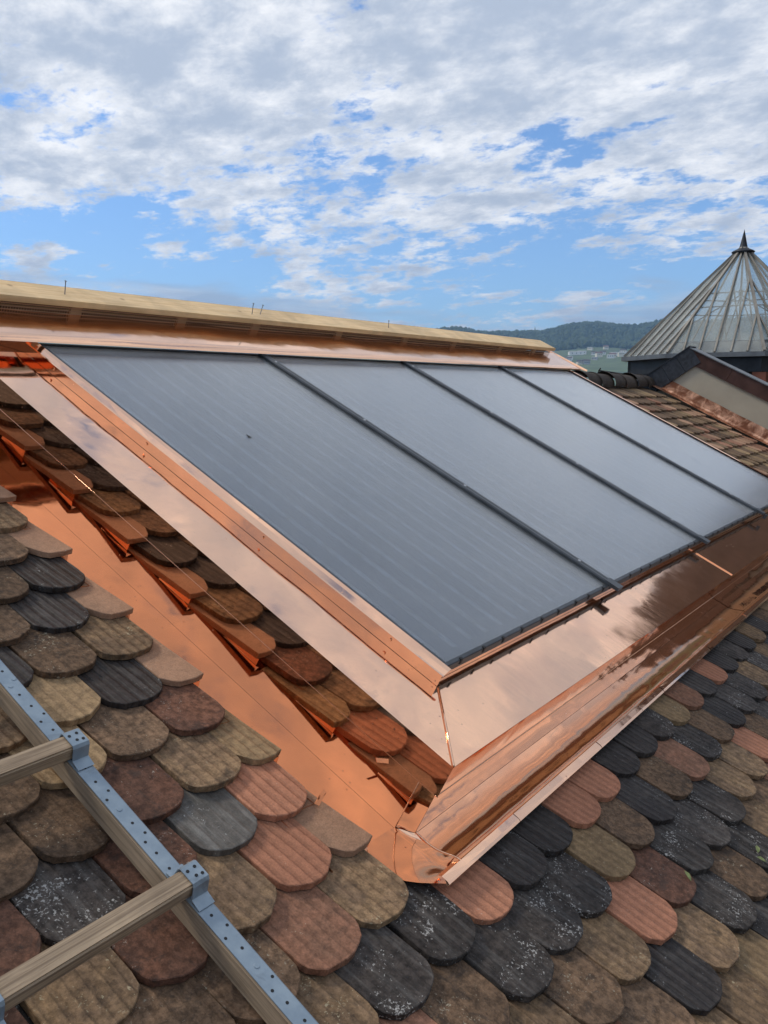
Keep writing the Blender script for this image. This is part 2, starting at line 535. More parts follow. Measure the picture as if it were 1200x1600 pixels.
class G:
    """collects primitives for one mesh"""
    def __init__(s): s.v = []; s.f = []

    def box(s, a, b):
        i = len(s.v)
        (x0, y0, z0), (x1, y1, z1) = a, b
        s.v += [(x0, y0, z0), (x1, y0, z0), (x1, y1, z0), (x0, y1, z0), (x0, y0, z1), (x1, y0, z1), (x1, y1, z1), (x0, y1, z1)]
        s.f += [(i, i + 3, i + 2, i + 1), (i + 4, i + 5, i + 6, i + 7), (i, i + 1, i + 5, i + 4), (i + 1, i + 2, i + 6, i + 5), (i + 2, i + 3, i + 7, i + 6), (i + 3, i, i + 4, i + 7)]
        return s

    def bevbox(s, a, b, r=0.003):
        """box with chamfered edges"""
        bm = bmesh.new()
        (x0, y0, z0), (x1, y1, z1) = a, b
        vs_ = [bm.verts.new(p) for p in [(x0, y0, z0), (x1, y0, z0), (x1, y1, z0), (x0, y1, z0), (x0, y0, z1), (x1, y0, z1), (x1, y1, z1), (x0, y1, z1)]]
        for f in [(0, 3, 2, 1), (4, 5, 6, 7), (0, 1, 5, 4), (1, 2, 6, 5), (2, 3, 7, 6), (3, 0, 4, 7)]:
            bm.faces.new([vs_[q] for q in f])
        bmesh.ops.bevel(bm, geom=list(bm.edges), offset=r, segments=2, affect='EDGES')
        bm.verts.index_update()
        i = len(s.v)
        s.v += [tuple(v.co) for v in bm.verts]
        s.f += [tuple(i + v.index for v in f.verts) for f in bm.faces]
        bm.free()
        return s

    def sweep(s, prof, axis, a, b, seg=1, closed=False, wob=None):
        """profile of (p,q) swept along axis; axis 'u': (v,n) profile, axis 'v': (u,n)"""
        i = len(s.v); k = len(prof)
        for j in range(seg + 1):
            x = a + (b - a) * j / seg
            for q, (p1, p2) in enumerate(prof):
                dw = wob(x, q) if wob else (0, 0)
                if axis == 'u': s.v.append((x, p1 + dw[0], p2 + dw[1]))
                elif axis == 'v': s.v.append((p1 + dw[0], x, p2 + dw[1]))
        for j in range(seg):
            for q in range(k if closed else k - 1):
                r = (q + 1) % k
                s.f.append((i + j * k + q, i + j * k + r, i + (j + 1) * k + r, i + (j + 1) * k + q))
        if closed:
            s.f.append(tuple(i + q for q in range(k)))
            s.f.append(tuple(i + seg * k + q for q in reversed(range(k))))
        return s

    def tube(s, p, q, r0, r1=None, n=8, caps=True):
        r1 = r0 if r1 is None else r1
        p, q = Vector(p), Vector(q)
        ax = (q - p).normalized()
        a = ax.orthogonal().normalized(); b_ = ax.cross(a)
        i = len(s.v)
        for c_, r in ((p, r0), (q, r1)):
            for k in range(n):
                t_ = 2 * math.pi * k / n
                s.v.append(tuple(c_ + (a * math.cos(t_) + b_ * math.sin(t_)) * r))
        for k in range(n):
            k2 = (k + 1) % n
            s.f.append((i + k, i + k2, i + n + k2, i + n + k))
        if caps:
            s.f.append(tuple(i + k for k in reversed(range(n))))
            s.f.append(tuple(i + n + k for k in range(n)))
        return s

    def prism(s, pts, off):
        """polygon pts (3d) extruded by vector off"""
        i = len(s.v); n = len(pts); off = Vector(off)
        s.v += [tuple(Vector(p)) for p in pts] + [tuple(Vector(p) + off) for p in pts]
        s.f.append(tuple(i + k for k in reversed(range(n))))
        s.f.append(tuple(i + n + k for k in range(n)))
        for k in range(n):
            k2 = (k + 1) % n
            s.f.append((i + k, i + k2, i + n + k2, i + n + k))
        return s

    def quad(s, *pts):
        i = len(s.v)
        s.v += [tuple(p) for p in pts]
        s.f.append(tuple(range(i, i + len(pts))))
        return s

    def build(s, name, mat, parent, smooth=False, solid=0.0):
        return part(name, s.v, s.f, mat, parent, smooth, solid)


# ------------------------------------------------------------------ terrain
def smooth_interp(x, pts):
    if x <= pts[0][0]: return pts[0][1]
    for (x0, y0), (x1, y1) in zip(pts, pts[1:]):
        if x <= x1:
            f = (x - x0) / (x1 - x0); f = f * f * (3 - 2 * f)
            return y0 + (y1 - y0) * f
    return pts[-1][1]


PROFILE = [(0, -15), (700, -12), (1300, 16), (1700, 48), (2000, 80), (2250, 104), (3000, 200), (3500, 208), (4600, 170), (9000, 240), (14000, 260)]


def terrain_z(x, y):
    r = math.hypot(x, y)
    z = smooth_interp(r, PROFILE)
    az = math.atan2(y, x)
    k = min(1, max(0, (r - 2150) / 600))
    s1 = mnoise.noise(Vector((math.cos(az) * 16, math.sin(az) * 16, 1.3)))
    s2 = mnoise.noise(Vector((x / 700, y / 700, 4.2)))
    s3 = mnoise.noise(Vector((x / 190, y / 190, 9.2)))
    z += k * (s1 * 34 + s2 * 20 + s3 * 7) + (1 - k) * s3 * 3 * min(1, r / 900)
    return z + H


m, t, b, out = new_mat('meadow_and_woodland_ground')
c = t.nodes.new('ShaderNodeTexCoord').outputs['Object']
n1 = noise_tex(t, c, 0.004, 5, 0.6, 0.5)
n2 = noise_tex(t, c, 0.03, 5, 0.6)
g = mixc(t, sstep(t, n1, 0.42, 0.58), (0.050, 0.085, 0.030), (0.085, 0.120, 0.045))
g = mixc(t, 1.0, g, sstep(t, n2, 0.3, 0.7, 0.75, 1.25), 'MULTIPLY')
vl = t.nodes.new('ShaderNodeVectorMath'); vl.operation = 'LENGTH'
L(t, c, vl.inputs[0])
town = sstep(t, vl.outputs['Value'], 250.0, 900.0, 1.0, 0.0)
tn = mixc(t, sstep(t, noise_tex(t, c, 0.06, 4, 0.6), 0.4, 0.6), (0.050, 0.044, 0.040), (0.10, 0.075, 0.06))
g = mixc(t, town, g, tn)
L(t, g, b.inputs['Base Color'])
b.inputs['Roughness'].default_value = 0.95
MT['ground'] = m
rad = [0, 60, 150, 300, 500, 750, 1000, 1200, 1350, 1500, 1600, 1700, 1800, 1900, 2000, 2100, 2200, 2300, 2400, 2500, 2600, 2700, 2800, 2900, 3000, 3100, 3250, 3400, 3600, 4000, 4700, 6000, 9000, 14000]
NA = 240
tv = [(0, 0, terrain_z(0, 0))]; tf = []
for r in rad[1:]:
    for k in range(NA):
        a = 2 * math.pi * k / NA
        x, y = r * math.cos(a), r * math.sin(a)
        tv.append((x, y, terrain_z(x, y)))
for k in range(NA):
    tf.append((0, 1 + k, 1 + (k + 1) % NA))
for i in range(len(rad) - 2):
    for k in range(NA):
        a0 = 1 + i * NA; a1 = a0 + NA; k2 = (k + 1) % NA
        tf.append((a0 + k, a1 + k, a1 + k2, a0 + k2))
me = bpy.data.meshes.new('ground')
me.from_pydata(tv, [], tf)
for p in me.polygons: p.use_smooth = True
me.materials.append(MT['ground'])
o = bpy.data.objects.new('ground', me); COL.objects.link(o)
tag(o, 'wide green valley floor rising into a long wooded hill', 'ground', kind='structure')

# ------------------------------------------------------------------ main house
house = root_roof('house', (4.0, 3.15, -1.60), 'old house whose pitched roof is covered in weathered rounded clay tiles', 'house')
RIDGE_V = 3.16
U0, U1 = -2.2, 10.55
V0 = -2.6
# walls as one shell under the roof (world space points converted to the house frame)
inv = Matrix.Rotation(-TH, 3, 'X')


def w2r(p):
    q = inv @ (Vector(p) - Vector((0, 0, H)))
    return (q.x, q.y, q.z)


rw = roofpt(0, RIDGE_V, -1.56)
ew = roofpt(0, V0, -1.62)
yb = 2 * rw.y - ew.y
g = G()
wl = [(U0 + .3, ew.y + .4, -0.0), (14.0, ew.y + .4, 0), (14.0, yb - .4, 0), (U0 + .3, yb - .4, 0)]
top_z = ew.z + 0.4 * math.tan(TH) - 0.12
vv = [w2r(p) for p in wl] + [w2r((p[0], p[1], top_z)) for p in wl]
ga, gb = w2r((U0 + .3, rw.y, rw.z - .15)), w2r((14.0, rw.y, rw.z - .15))
part('wall', vv + [ga, gb], [(0, 1, 5, 4), (1, 2, 6, 9, 5), (2, 3, 7, 6), (3, 0, 4, 8, 7)], MT['render'], house)
# roof deck: front and rear slope slab
fr_e = (V0, -1.60); rid = (RIDGE_V, -1.585)
rear = w2r((0, yb, ew.z))
deck = [(V0, -1.59), (RIDGE_V, -1.575), (rear[1], rear[2]), (rear[1], rear[2] - .12), (RIDGE_V - .02, -1.72), (V0, -1.70)]
roof = G().sweep(deck, 'u', U0, 14.0, 1, True).build('roof', MT['deck'], house)

# ---- plain tiles: length .38, width .18, exposed .16, laid in half bond
TW, PITCH, EXP, TLEN, TTH = 0.178, 0.184, 0.16, 0.37, 0.019
TIP_N = -1.468


def sag(v):
    """the old roof surface falls away slightly towards the ridge"""
    return .0135 * max(0.0, v - .54)



def tile_mesh(seed, depth, chip, cut=0, width=TW, TLEN=TLEN):
    """origin at the tip end on the centre line, x across, y up the slope, top face z=0 at the tip"""
    r_ = random.Random(seed)
    hw = width / 2
    pts = []
    n = 10
    if cut == 0:
        for k in range(n + 1):
            a = math.pi * k / n
            x = -hw * math.cos(a)
            e = 0.78
            y = depth * (1 - max(0.0, math.sin(a)) ** e)
            pts.append([x, y])
    else:
        # cut stub: straight right side, snapped lower left corner
        pts = [[-hw, depth * .9], [-hw * .62, depth * .28], [-hw * .3, .004], [hw * .55, 0.0], [hw, .006]]
    for p in pts:
        p[0] += r_.uniform(-chip, chip); p[1] += r_.uniform(-chip, chip)
    pts = pts + ([[hw - .008, .165], [hw - .014, TLEN], [-hw, TLEN]] if cut else [[hw, TLEN], [-hw, TLEN]])
    m_ = len(pts)
    cx = 0.0; cyy = TLEN * .45
    bev = 0.0018
    vs_ = []
    for x, y in pts:      # inset top
        d = Vector((cx - x, cyy - y)); d.normalize()
        vs_.append((x + d.x * bev, y + d.y * bev + bev * .3, r_.uniform(-.0008, .0004)))
    for x, y in pts: vs_.append((x, y, -bev))
    for x, y in pts: vs_.append((x + r_.uniform(-.001, .001), y + r_.uniform(0, .003), -TTH))
    fs = [tuple(range(m_))]
    for k in range(m_):
        k2 = (k + 1) % m_
        fs.append((m_ + k, m_ + k2, k2, k))
        if k != m_ - 2:
            fs.append((2 * m_ + k, 2 * m_ + k2, m_ + k2, m_ + k))
    me_ = bpy.data.meshes.new('tile')
    me_.from_pydata(vs_, [], fs)
    me_.validate()
    bm = bmesh.new(); bm.from_mesh(me_)
    bmesh.ops.recalc_face_normals(bm, faces=bm.faces)
    # faces must look up
    bm.faces.ensure_lookup_table()
    if bm.faces[0].normal.z < 0:
        bmesh.ops.reverse_faces(bm, faces=bm.faces)
    bm.to_mesh(me_); bm.free()
    me_.materials.append(TM['B'])
    return me_


TMESH = [tile_mesh(1, .072, .0010), tile_mesh(2, .088, .0014), tile_mesh(3, .062, .0018, width=.175), tile_mesh(4, .080, .0030), tile_mesh(5, .056, .0034, width=.180), tile_mesh(6, .068, .0016, width=.176)]
SHORTMESH = [tile_mesh(21, .072, .0008, TLEN=.215), tile_mesh(22, .080, .0014, TLEN=.215), tile_mesh(23, .066, .002, TLEN=.215)]
CUTMESH = [tile_mesh(11, .06, .001, 1, .118), tile_mesh(12, .075, .001, 1, .122), tile_mesh(13, .05, .0015, 1, .120)]

TYPE = {}   # filled in below: (course, column) -> kind
TYPE_TXT = """-4,4:O -4,5:Y -3,2:B -3,3:E -3,4:O -3,5:D -3,6:B -3,7:D -3,8:O -2,1:O -2,2:B -2,3:O -2,4:R -2,5:M -2,6:D -2,7:D -2,8:D -2,9:O -2,10:O
-1,-1:T -1,0:B -1,1:D -1,2:D -1,3:D -1,4:Y -1,5:B -1,6:E -1,7:B -1,8:T -1,9:D -1,10:B -1,11:E -1,12:D -1,13:D 0,-1:O 0,0:D 0,1:D 0,2:R 0,3:E 0,4:E 0,5:R 0,6:R 0,7:E 0,8:E
0,9:D 0,10:Y 0,11:T 0,12:E 0,13:R 0,14:E 0,15:D 0,16:E 0,17:O 0,18:E 0,19:B 1,-3:B 1,-2:B 1,-1:T 1,0:O 2,-3:O 2,-2:M 2,-1:O 2,0:R 2,1:S 3,-3:D 3,-2:M 3,-1:G 3,0:R 4,-3:B 4,-2:B
4,-1:M 4,0:O 4,1:Y 5,-2:Y 5,-1:B 5,0:M 6,-1:Y 6,0:E 6,1:S 7,-2:E 7,-1:B 7,0:O 8,-1:B 8,0:E 8,1:S 9,-1:B 9,0:E 10,0:B 10,1:S 11,0:O"""
for row in TYPE_TXT.split():
    a_, b_ = row.split(':'); k_, j_ = a_.split(',')
    TYPE[(int(k_), int(j_))] = b_

tilt = math.atan2(0.052, TLEN)
campos = Vector((0, 0, H))
Rinv = RM.transposed()


def project(p):
    q = Rinv @ (p - campos)
    if q.z > -0.05: return None
    return (600 + 1326.29 * q.x / -q.z, 800 - 1326.29 * q.y / -q.z, -q.z)


tiles = []
for k in range(-17, 19):
    vt = 0.208 + (EXP * k if k < 1 else .1635 * k)
    if vt + .16 > RIDGE_V - 0.02: continue
    off = (1.315 if k % 2 == 0 else 1.407) + (.030 if k >= 1 else 0)
    for j in range(-19, 51):
        u = off + PITCH * j
        cut = 0
        if u < U0 + .1 or u > 10.36: continue
        if k >= 2 and u < 7.30:
            if k % 2 == 0:
                if j == 1: cut = 1
                elif j > 1: continue
            elif u > 1.50: continue
        if k == 1 and 1.50 < u < 7.3: continue
        if cut: u = 1.496
        tiles.append((k, j, u, vt, cut))


def tile_kind(k, j, u, v, cut):
    r_ = random.Random(k * 1009 + j * 9176 + 5)
    if (k, j) in TYPE: return TYPE[(k, j)], r_
    if cut: return 'S', r_
    if u > 7.2 and k > 3:
        return r_.choices(['O', 'Y', 'B', 'T', 'S'], [4, 3, 3, 1.5, 2])[0], r_
    if u > 1.7:
        return r_.choices(['D', 'E', 'O', 'B', 'R', 'Y', 'M', 'T'], [6, 3.5, 3.5, 3.5, 1.0, 1.6, 1.0, .6])[0], r_
    return r_.choices(['B', 'O', 'M', 'D', 'T', 'Y', 'R'], [4, 4, 3, 2.5, 1, 1, .5])[0], r_


def tile_seen(u, v):
    w_ = roofpt(u, v + .05, -1.46)
    q = project(w_)
    if q is None or not (-60 < q[0] < 1260 and -60 < q[1] < 1680): return 0.0
    s = 1.19 / 1.46
    if s * u < 7.0 and .48 < s * v < 2.78 and s * u > 1.66: return 0.0
    return 1.0 / (q[2] ** 2) * (1.46 / (w_ - campos).length)


tiles_sc = sorted(((tile_seen(tl[2], tl[3]), tl) for tl in tiles), key=lambda x: -x[0])
near = [tl for s_, tl in tiles_sc[:300] if s_ > 0]
far = [tl for s_, tl in tiles_sc if tl not in set(near)]
hb = BASE[house.name]


def tile_xf(tl):
    k, j, u, v, cut = tl
    kind, r_ = tile_kind(k, j, u, v, cut)
    short = k == 0 and 1.40 < u < 7.3
    mesh_i = r_.randrange(3 if (cut or short) else 6)
    mt = Matrix.Translation(Vector((u + r_.uniform(-.003, .003), v + r_.uniform(-.006, .006), TIP_N - .4 * sag(v) + r_.uniform(-.002, .003))) - hb)
    mt = mt @ Matrix.Rotation(r_.uniform(-R(1.6), R(1.6)), 4, 'Z') @ Matrix.Rotation(-tilt + r_.uniform(-R(.5), R(.5)), 4, 'X') @ Matrix.Rotation(r_.uniform(-R(.8), R(.8)), 4, 'Y')
    return kind, (CUTMESH if cut else SHORTMESH if short else TMESH)[mesh_i], mt, r_


for tl in near:
    kind, me_, mt, r_ = tile_xf(tl)
    o = bpy.data.objects.new('tile', me_)
    COL.objects.link(o)
    o.parent = roof
    o.matrix_local = mt
    o.material_slots[0].link = 'OBJECT'
    o.material_slots[0].material = TM[kind]

fv, ff, fm, frn = [], [], [], []
for tl in far:
    kind, me_, mt, r_ = tile_xf(tl)
    i = len(fv); rr = r_.random()
    for v_ in me_.vertices:
        fv.append(tuple(mt @ v_.co)); frn.append(rr)
    for p in me_.polygons:
        ff.append(tuple(i + q for q in p.vertices)); fm.append(TKEYS.index(kind))
me = bpy.data.meshes.new('tile_field')
me.from_pydata(fv, [], ff)
for kx in TKEYS: me.materials.append(TM[kx])
me.polygons.foreach_set('material_index', fm)
at = me.attributes.new('rnd', 'FLOAT', 'POINT')
at.data.foreach_set('value', frn)
o = bpy.data.objects.new('tile_field', me); COL.objects.link(o); o.parent = roof
o['kind'] = 'stuff'

# half-round ridge tiles to the right of the collectors
for q in range(9):
    ua = 7.22 + q * .37
    if ua + .4 > 10.6: break
    g = G()
    rows = []
    ns = 9
    for s_, rr in ((0, .118), (.05, .118), (.055, .105), (.41, .098)):
        for k in range(ns + 1):
            a = math.pi * (0.02 + .96 * k / ns)
            g.v.append((ua + s_, RIDGE_V + .035 + rr * math.cos(a) * 1.15, -1.50 + rr * math.sin(a) * .92 + .012 * (q % 2)))
    for s_ in range(3):
        for k in range(ns):
            i = s_ * (ns + 1) + k
            g.f.append((i, i + 1, i + ns + 2, i + ns + 1))
    o = g.build('ridge_tile', MT['ridge'], house, True, 0.016)

# ------------------------------------------------------------------ copper surround
cop = root_roof('copper_flashing', (1.68, .545, -1.52), 'bright new copper sheet surround framing the solar collectors', 'flashing')
BN = -1.238           # top band plane
FU = 1.660            # left fascia plane
FV = 0.480            # front fascia plane
RU = 7.115            # right fascia plane
TVV = 2.80
CP, CM, CA = MT['copper'], MT['copper_mirror'], MT['copper_apron']
PU = 1.888            # left upstand
PV = 0.700            # collector lower edge


def wob(amp, sc, seed):
    return lambda x, q: (0, amp * mnoise.noise(Vector((x * sc, seed + q * .35, 2.7))))


def sheet_quad(name, a, b_, c_, d_, mat, nu, nv, amp=0.0, seed=0.0, parent=None):
    """grid patch between four corners with slight out-of-plane waviness"""
    a, b_, c_, d_ = map(Vector, (a, b_, c_, d_))
    vs_, fs = [], []
    nrm = (b_ - a).cross(d_ - a).normalized()
    for i in range(nu + 1):
        for j in range(nv + 1):
            x, y = i / nu, j / nv
            p = a.lerp(b_, x).lerp(d_.lerp(c_, x), y)
            ed = min(1, 4 * min(x, 1 - x) + .0) * min(1, 4 * min(y, 1 - y))
            p = p + nrm * amp * ed * mnoise.noise(Vector((p.x * 4.5, p.y * 6.5, seed)))
            vs_.append(tuple(p))
    for i in range(nu):
        for j in range(nv):
            q = i * (nv + 1) + j
            fs.append((q, q + 1, q + nv + 2, q + nv + 1))
    return part(name, vs_, fs, mat, parent or cop, True, 0.0012)


# left band (mitred at the front), front band in two lengths
MI = (PU - .035, .655)
sheet_quad('side_band', (FU, FV, BN), (PU + .02, PV - .005, BN), (PU + .02, TVV, BN), (FU, TVV, BN), CP, 6, 30, .0016, 1.0)
SEAM = 4.30
sheet_quad('front_band', (FU + .004, FV, BN + .0015), (SEAM, FV, BN + .0015), (SEAM, PV + .013, BN + .0015), (PU + .028, PV + .013, BN + .0015), MT['copper_band'], 26, 6, .0022, 2.0)
sheet_quad('front_band', (SEAM, FV, BN + .001), (RU, FV, BN + .001), (RU - .23, PV + .013, BN + .001), (SEAM, PV + .013, BN + .001), MT['copper_band'], 26, 6, .0028, 3.0)
# standing welts
g = G(); g.tube((FU + .002, FV + .002, BN + .003), (PU - .002, PV - .012, BN + .003), .0028, n=6)
g.build('mitre_seam', CP, cop, True)
G().box((SEAM - .0025, FV, BN + .001), (SEAM + .0025, PV + .02, BN + .006)).build('seam', CP, cop)
sheet_quad('side_band', (RU - .23, PV + .013, BN), (RU, FV, BN), (RU, TVV, BN), (RU - .23, TVV, BN), CP, 4, 20, .001, 4.0)

# left fascia with hem, front fascia, right fascia
FB = -1.338
sheet_quad('side_fascia', (FU, TVV + .25, BN), (FU, FV, BN), (FU, FV, FB), (FU, TVV + .25, FB), CM, 24, 4, .0006, 5.0)
G().tube((FU + .0008, FV, FB), (FU + .0008, TVV + .25, FB), .0013, n=6).build('hem', CM, cop, True)
sheet_quad('front_fascia', (FU, FV, BN), (SEAM, FV, BN), (SEAM, FV + .004, FB), (FU, FV + .004, FB), CA, 26, 4, .0022, 6.0)
sheet_quad('front_fascia', (SEAM, FV, BN), (RU, FV, BN), (RU, FV + .004, FB), (SEAM, FV + .004, FB), CA, 26, 4, .003, 7.0)
G().tube((FU, FV + .005, FB), (RU, FV + .005, FB), .0025, n=6).build('hem', CA, cop, True)
sheet_quad('side_fascia', (RU, FV, BN), (RU, TVV + .25, BN), (RU, TVV + .25, FB), (RU, FV, FB), CM, 20, 3, .0006, 8.0)

# side walls below the fascias, front wall
WU = 1.6635
WV = 0.490
SV = 0.540
WB = -1.505
sheet_quad('side_wall', (WU, TVV + .3, FB + .02), (WU, SV, FB + .02), (WU, SV, WB), (WU, TVV + .3, WB - sag(TVV + .3)), CM, 24, 4, .0005, 9.0)
sheet_quad('front_wall', (WU + .006, WV, FB + .02), (RU - .02, WV, FB + .02), (RU - .02, WV - .001, WB + .023), (WU + .006, WV - .001, WB + .023), CA, 40, 4, .002, 10.0)
sheet_quad('side_wall', (RU - .02, WV, FB + .02), (RU - .02, TVV + .3, FB + .02), (RU - .02, TVV + .3, WB), (RU - .02, WV, WB), CM, 10, 2, 0, 11.0)

# valley strip on the left with a water fold standing under the tiles
g = G()
g.sweep([(1.40, -1.485), (1.405, WB), (1.45, WB), (1.50, WB), (1.55, WB), (1.60, WB), (WU - .0005, WB)], 'v', SV - .004, TVV + .3, 40, wob=lambda x, q: (0, -sag(x) + (.0012 * mnoise.noise(Vector((x * 5, q * .3, 1.0))) if 1 < q < 6 else 0)))
g.build('valley_strip', CP, cop, True)
# stepped copper soakers turned up under each tile course, facing the cheek
for k in range(2, 18):
    vt = .208 + .1635 * k
    uu_ = 1.5495 if k % 2 == 0 else 1.5185
    top = lambda v_: TIP_N - TTH - .4 * sag(vt) - math.tan(math.atan2(0.052, TLEN)) * (v_ - vt) - .0006
    g = G()
    ve = vt + .158
    pts_ = [(uu_, vt + .006, WB - sag(vt) + .0008), (uu_, ve, WB - sag(ve) + .0008), (uu_ - .003, ve, max(top(ve), WB - sag(ve) + .003)), (uu_ - .003, vt + .006, top(vt + .006))]
    g.quad(*pts_)
    g.quad(pts_[0], pts_[3], (uu_ - .05, vt + .012, pts_[3][2]), (uu_ - .05, vt + .012, pts_[0][2]))
    g.build('soaker', CP, cop, False)
g = G()
g.sweep([(RU - .018, WB + .002), (RU + .17, WB)], 'v', WV, TVV + .3, 10)
g.build('valley_strip', CP, cop)

# front apron: leaves the wall, dishes, rises over the tile tips and ends in a folded lip
AP = [(WV - .0015, -1.4775), (.472, -1.4786), (.456, -1.4786), (.440, -1.4770), (.424, -1.4733), (.409, -1.4678), (.395, -1.4608), (.382, -1.4535), (.370, -1.4488), (.360, -1.4470)]


def apwob(x, q):
    k = q / 9.0
    return (0.0, .0032 * k * (1 - .5 * k) * mnoise.noise(Vector((x * 2.6, q * .22, 5.5))) + .0016 * mnoise.noise(Vector((x * 7, q * .4, 1.5))) * k)


AU0 = 1.672
g = G(); g.sweep(AP, 'u', AU0, 4.62, 70, wob=apwob)
g.build('front_apron', CA, cop, True, 0.001)
g = G(); g.sweep([(a, b_ + .0016) for a, b_ in AP], 'u', 4.58, RU + .16, 60, wob=apwob)
g.build('front_apron', CA, cop, True, 0.001)
# pale folded lip, in lengths with snips between
x = 1.588
k = 0
while x < RU + .15:
    x2 = min(x + rng.uniform(.16, .62), RU + .16)
    g = G()
    dz = rng.uniform(-.001, .0015)
    g.sweep([(.370, -1.4525 + dz), (.360, -1.4448 + dz), (.342, -1.4448 + dz), (.3345, -1.4480 + dz), (.3345, -1.4550 + dz), (.352, -1.4565 + dz)], 'u', x, x2 - .0035, 4, True, wob=wob(.0012, 6, k))
    g.build('lip', CP, cop)
    x = x2; k += 1

# corner patch between valley strip and front apron
g = G()
rowsA = [(AU0 + .003, a, b_ + .0012) for a, b_ in AP]
NQ = len(AP)
cl, ol = [], []
CLK = [(WU - .004, SV + .004, WB + .003), (WU - .006, .500, -1.492), (1.640, .450, -1.484), (1.630, .400, -1.471), (1.634, .360, -1.455), (1.640, .345, -1.450)]
OLK = [(1.500, SV + .010, -1.5035), (1.500, .500, -1.496), (1.510, .450, -1.485), (1.532, .402, -1.472), (1.572, .358, -1.456), (1.590, .340, -1.450)]


def along(pts, f):
    f *= len(pts) - 1
    i_ = min(int(f), len(pts) - 2)
    return Vector(pts[i_]).lerp(Vector(pts[i_ + 1]), f - i_)


for q in range(NQ):
    a3, c3, b3 = along(OLK, q / (NQ - 1)), along(CLK, q / (NQ - 1)), Vector(rowsA[q])
    row = []
    for w_ in range(13):
        x_ = w_ / 12
        p = a3.lerp(c3, x_ / .55) if x_ < .55 else c3.lerp(b3, (x_ - .55) / .45)
        p.z += .0014 * mnoise.noise(Vector((x_ * 3, q * .35, 3.1)))
        row.append(tuple(p))
    g.v += row
for q in range(NQ - 1):
    for w_ in range(12):
        i = q * 13 + w_
        g.f.append((i, i + 1, i + 14, i + 13))
g.build('corner_patch', MT['copper_apron'], cop, True, 0.001)
# soldered seam of the corner
g = G()
for q in range(NQ - 1): g.tube((AU0 + .003, AP[q][0], AP[q][1] + .0025), (AU0 + .003, AP[q + 1][0], AP[q + 1][1] + .0025), .0022, n=6, caps=False)
g.build('solder_seam', MT['steel'] if False else CP, cop, True)
# corner post of the wall
sheet_quad('corner_return', (WU, SV, WB + .004), (WU + .006, WV, WB + .03), (WU + .006, WV, FB + .02), (WU, SV, FB + .02), CM, 2, 2, 0, 14.0)
G().tube((WU + .0002, SV, WB + .004), (WU + .0002, SV, FB + .018), .0016, n=6).build('corner_seam', MT['copper_old'], cop, True)

# upstand along the left collector edge: mirror-bright face, narrow cap
g = G()
g.sweep([(PU, BN + .001), (PU, -1.200), (PU + .004, -1.1955)], 'v', PV - .006, TVV, 24)
g.build('upstand', CP, cop, False, 0.001)
g = G()
g.sweep([(PU - .004, -1.1985), (PU - .002, -1.1945), (PU + .012, -1.186), (PU + .024, -1.181), (PU + .028, -1.183)], 'v', PV - .012, TVV, 24, wob=wob(.0006, 4, 3))
g.build('upstand_cap', CP, cop, False, 0.001)
for vv_ in (.88, 1.42, 2.02, 2.60):
    s_ = G().tube((PU + .001, vv_, -1.214), (PU - .0035, vv_, -1.214), .0065, .005, 10)
    s_.build('screw', CP, cop)
# right upstand with bright cap
g = G(); g.sweep([(6.905, BN), (6.905, -1.186), (6.898, -1.178), (6.880, -1.180)], 'v', PV - .01, TVV + .1, 10)
g.build('upstand', CP, cop, False, 0.001)
# tray below the collectors (front face seen under the lower frame)
g = G(); g.box((PU + .026, PV + .010, BN + .003), (6.88, PV + .0205, -1.2145)); g.build('tray_edge', MT['copper'], cop)
# upper head flashing under the ridge board
RF = MT['copper_ridge']
for a_, b_ in ((-.6, 2.055), (2.05, 3.19), (3.185, 4.42), (4.415, 5.6), (5.595, 7.06)):
    ns = 18
    g = G()
    hp = [(2.728, -1.166), (2.732, -1.160), (2.79, -1.158), (2.86, -1.1565), (2.93, -1.154), (3.00, -1.150), (3.03, -1.148)]
    g.sweep(hp, 'u', a_, b_, ns, wob=lambda x, q: (0, (.0045 if 1 < q < 6 else .001) * mnoise.noise(Vector((x * 3.1, q * .6, 7.7)))))
    g.build('head_flashing', RF, cop, True, 0.001)
# folded far end of the head flashing
g = G(); g.sweep([(7.06, -1.158), (7.10, -1.160), (7.13, -1.166), (7.135, -1.150)], 'v', 2.70, 3.14, 6)
g.build('head_end_fold', CP, cop, False, 0.001)
# head end on the left: sheet that drops behind the band
sheet_quad('head_drop', (-.6, 2.80, -1.165), (PU + .02, 2.80, -1.165), (PU + .02, 2.79, BN - .002), (-.6, 2.79, BN - .002), CP, 12, 2, .002, 12.0)
sheet_quad('head_tray', (-.6, 2.80, BN - .004), (FU + .002, 2.80, BN - .004), (FU + .002, 3.0, BN - .004), (-.6, 3.0, BN - .004), CP, 4, 2, 0, 13.0)

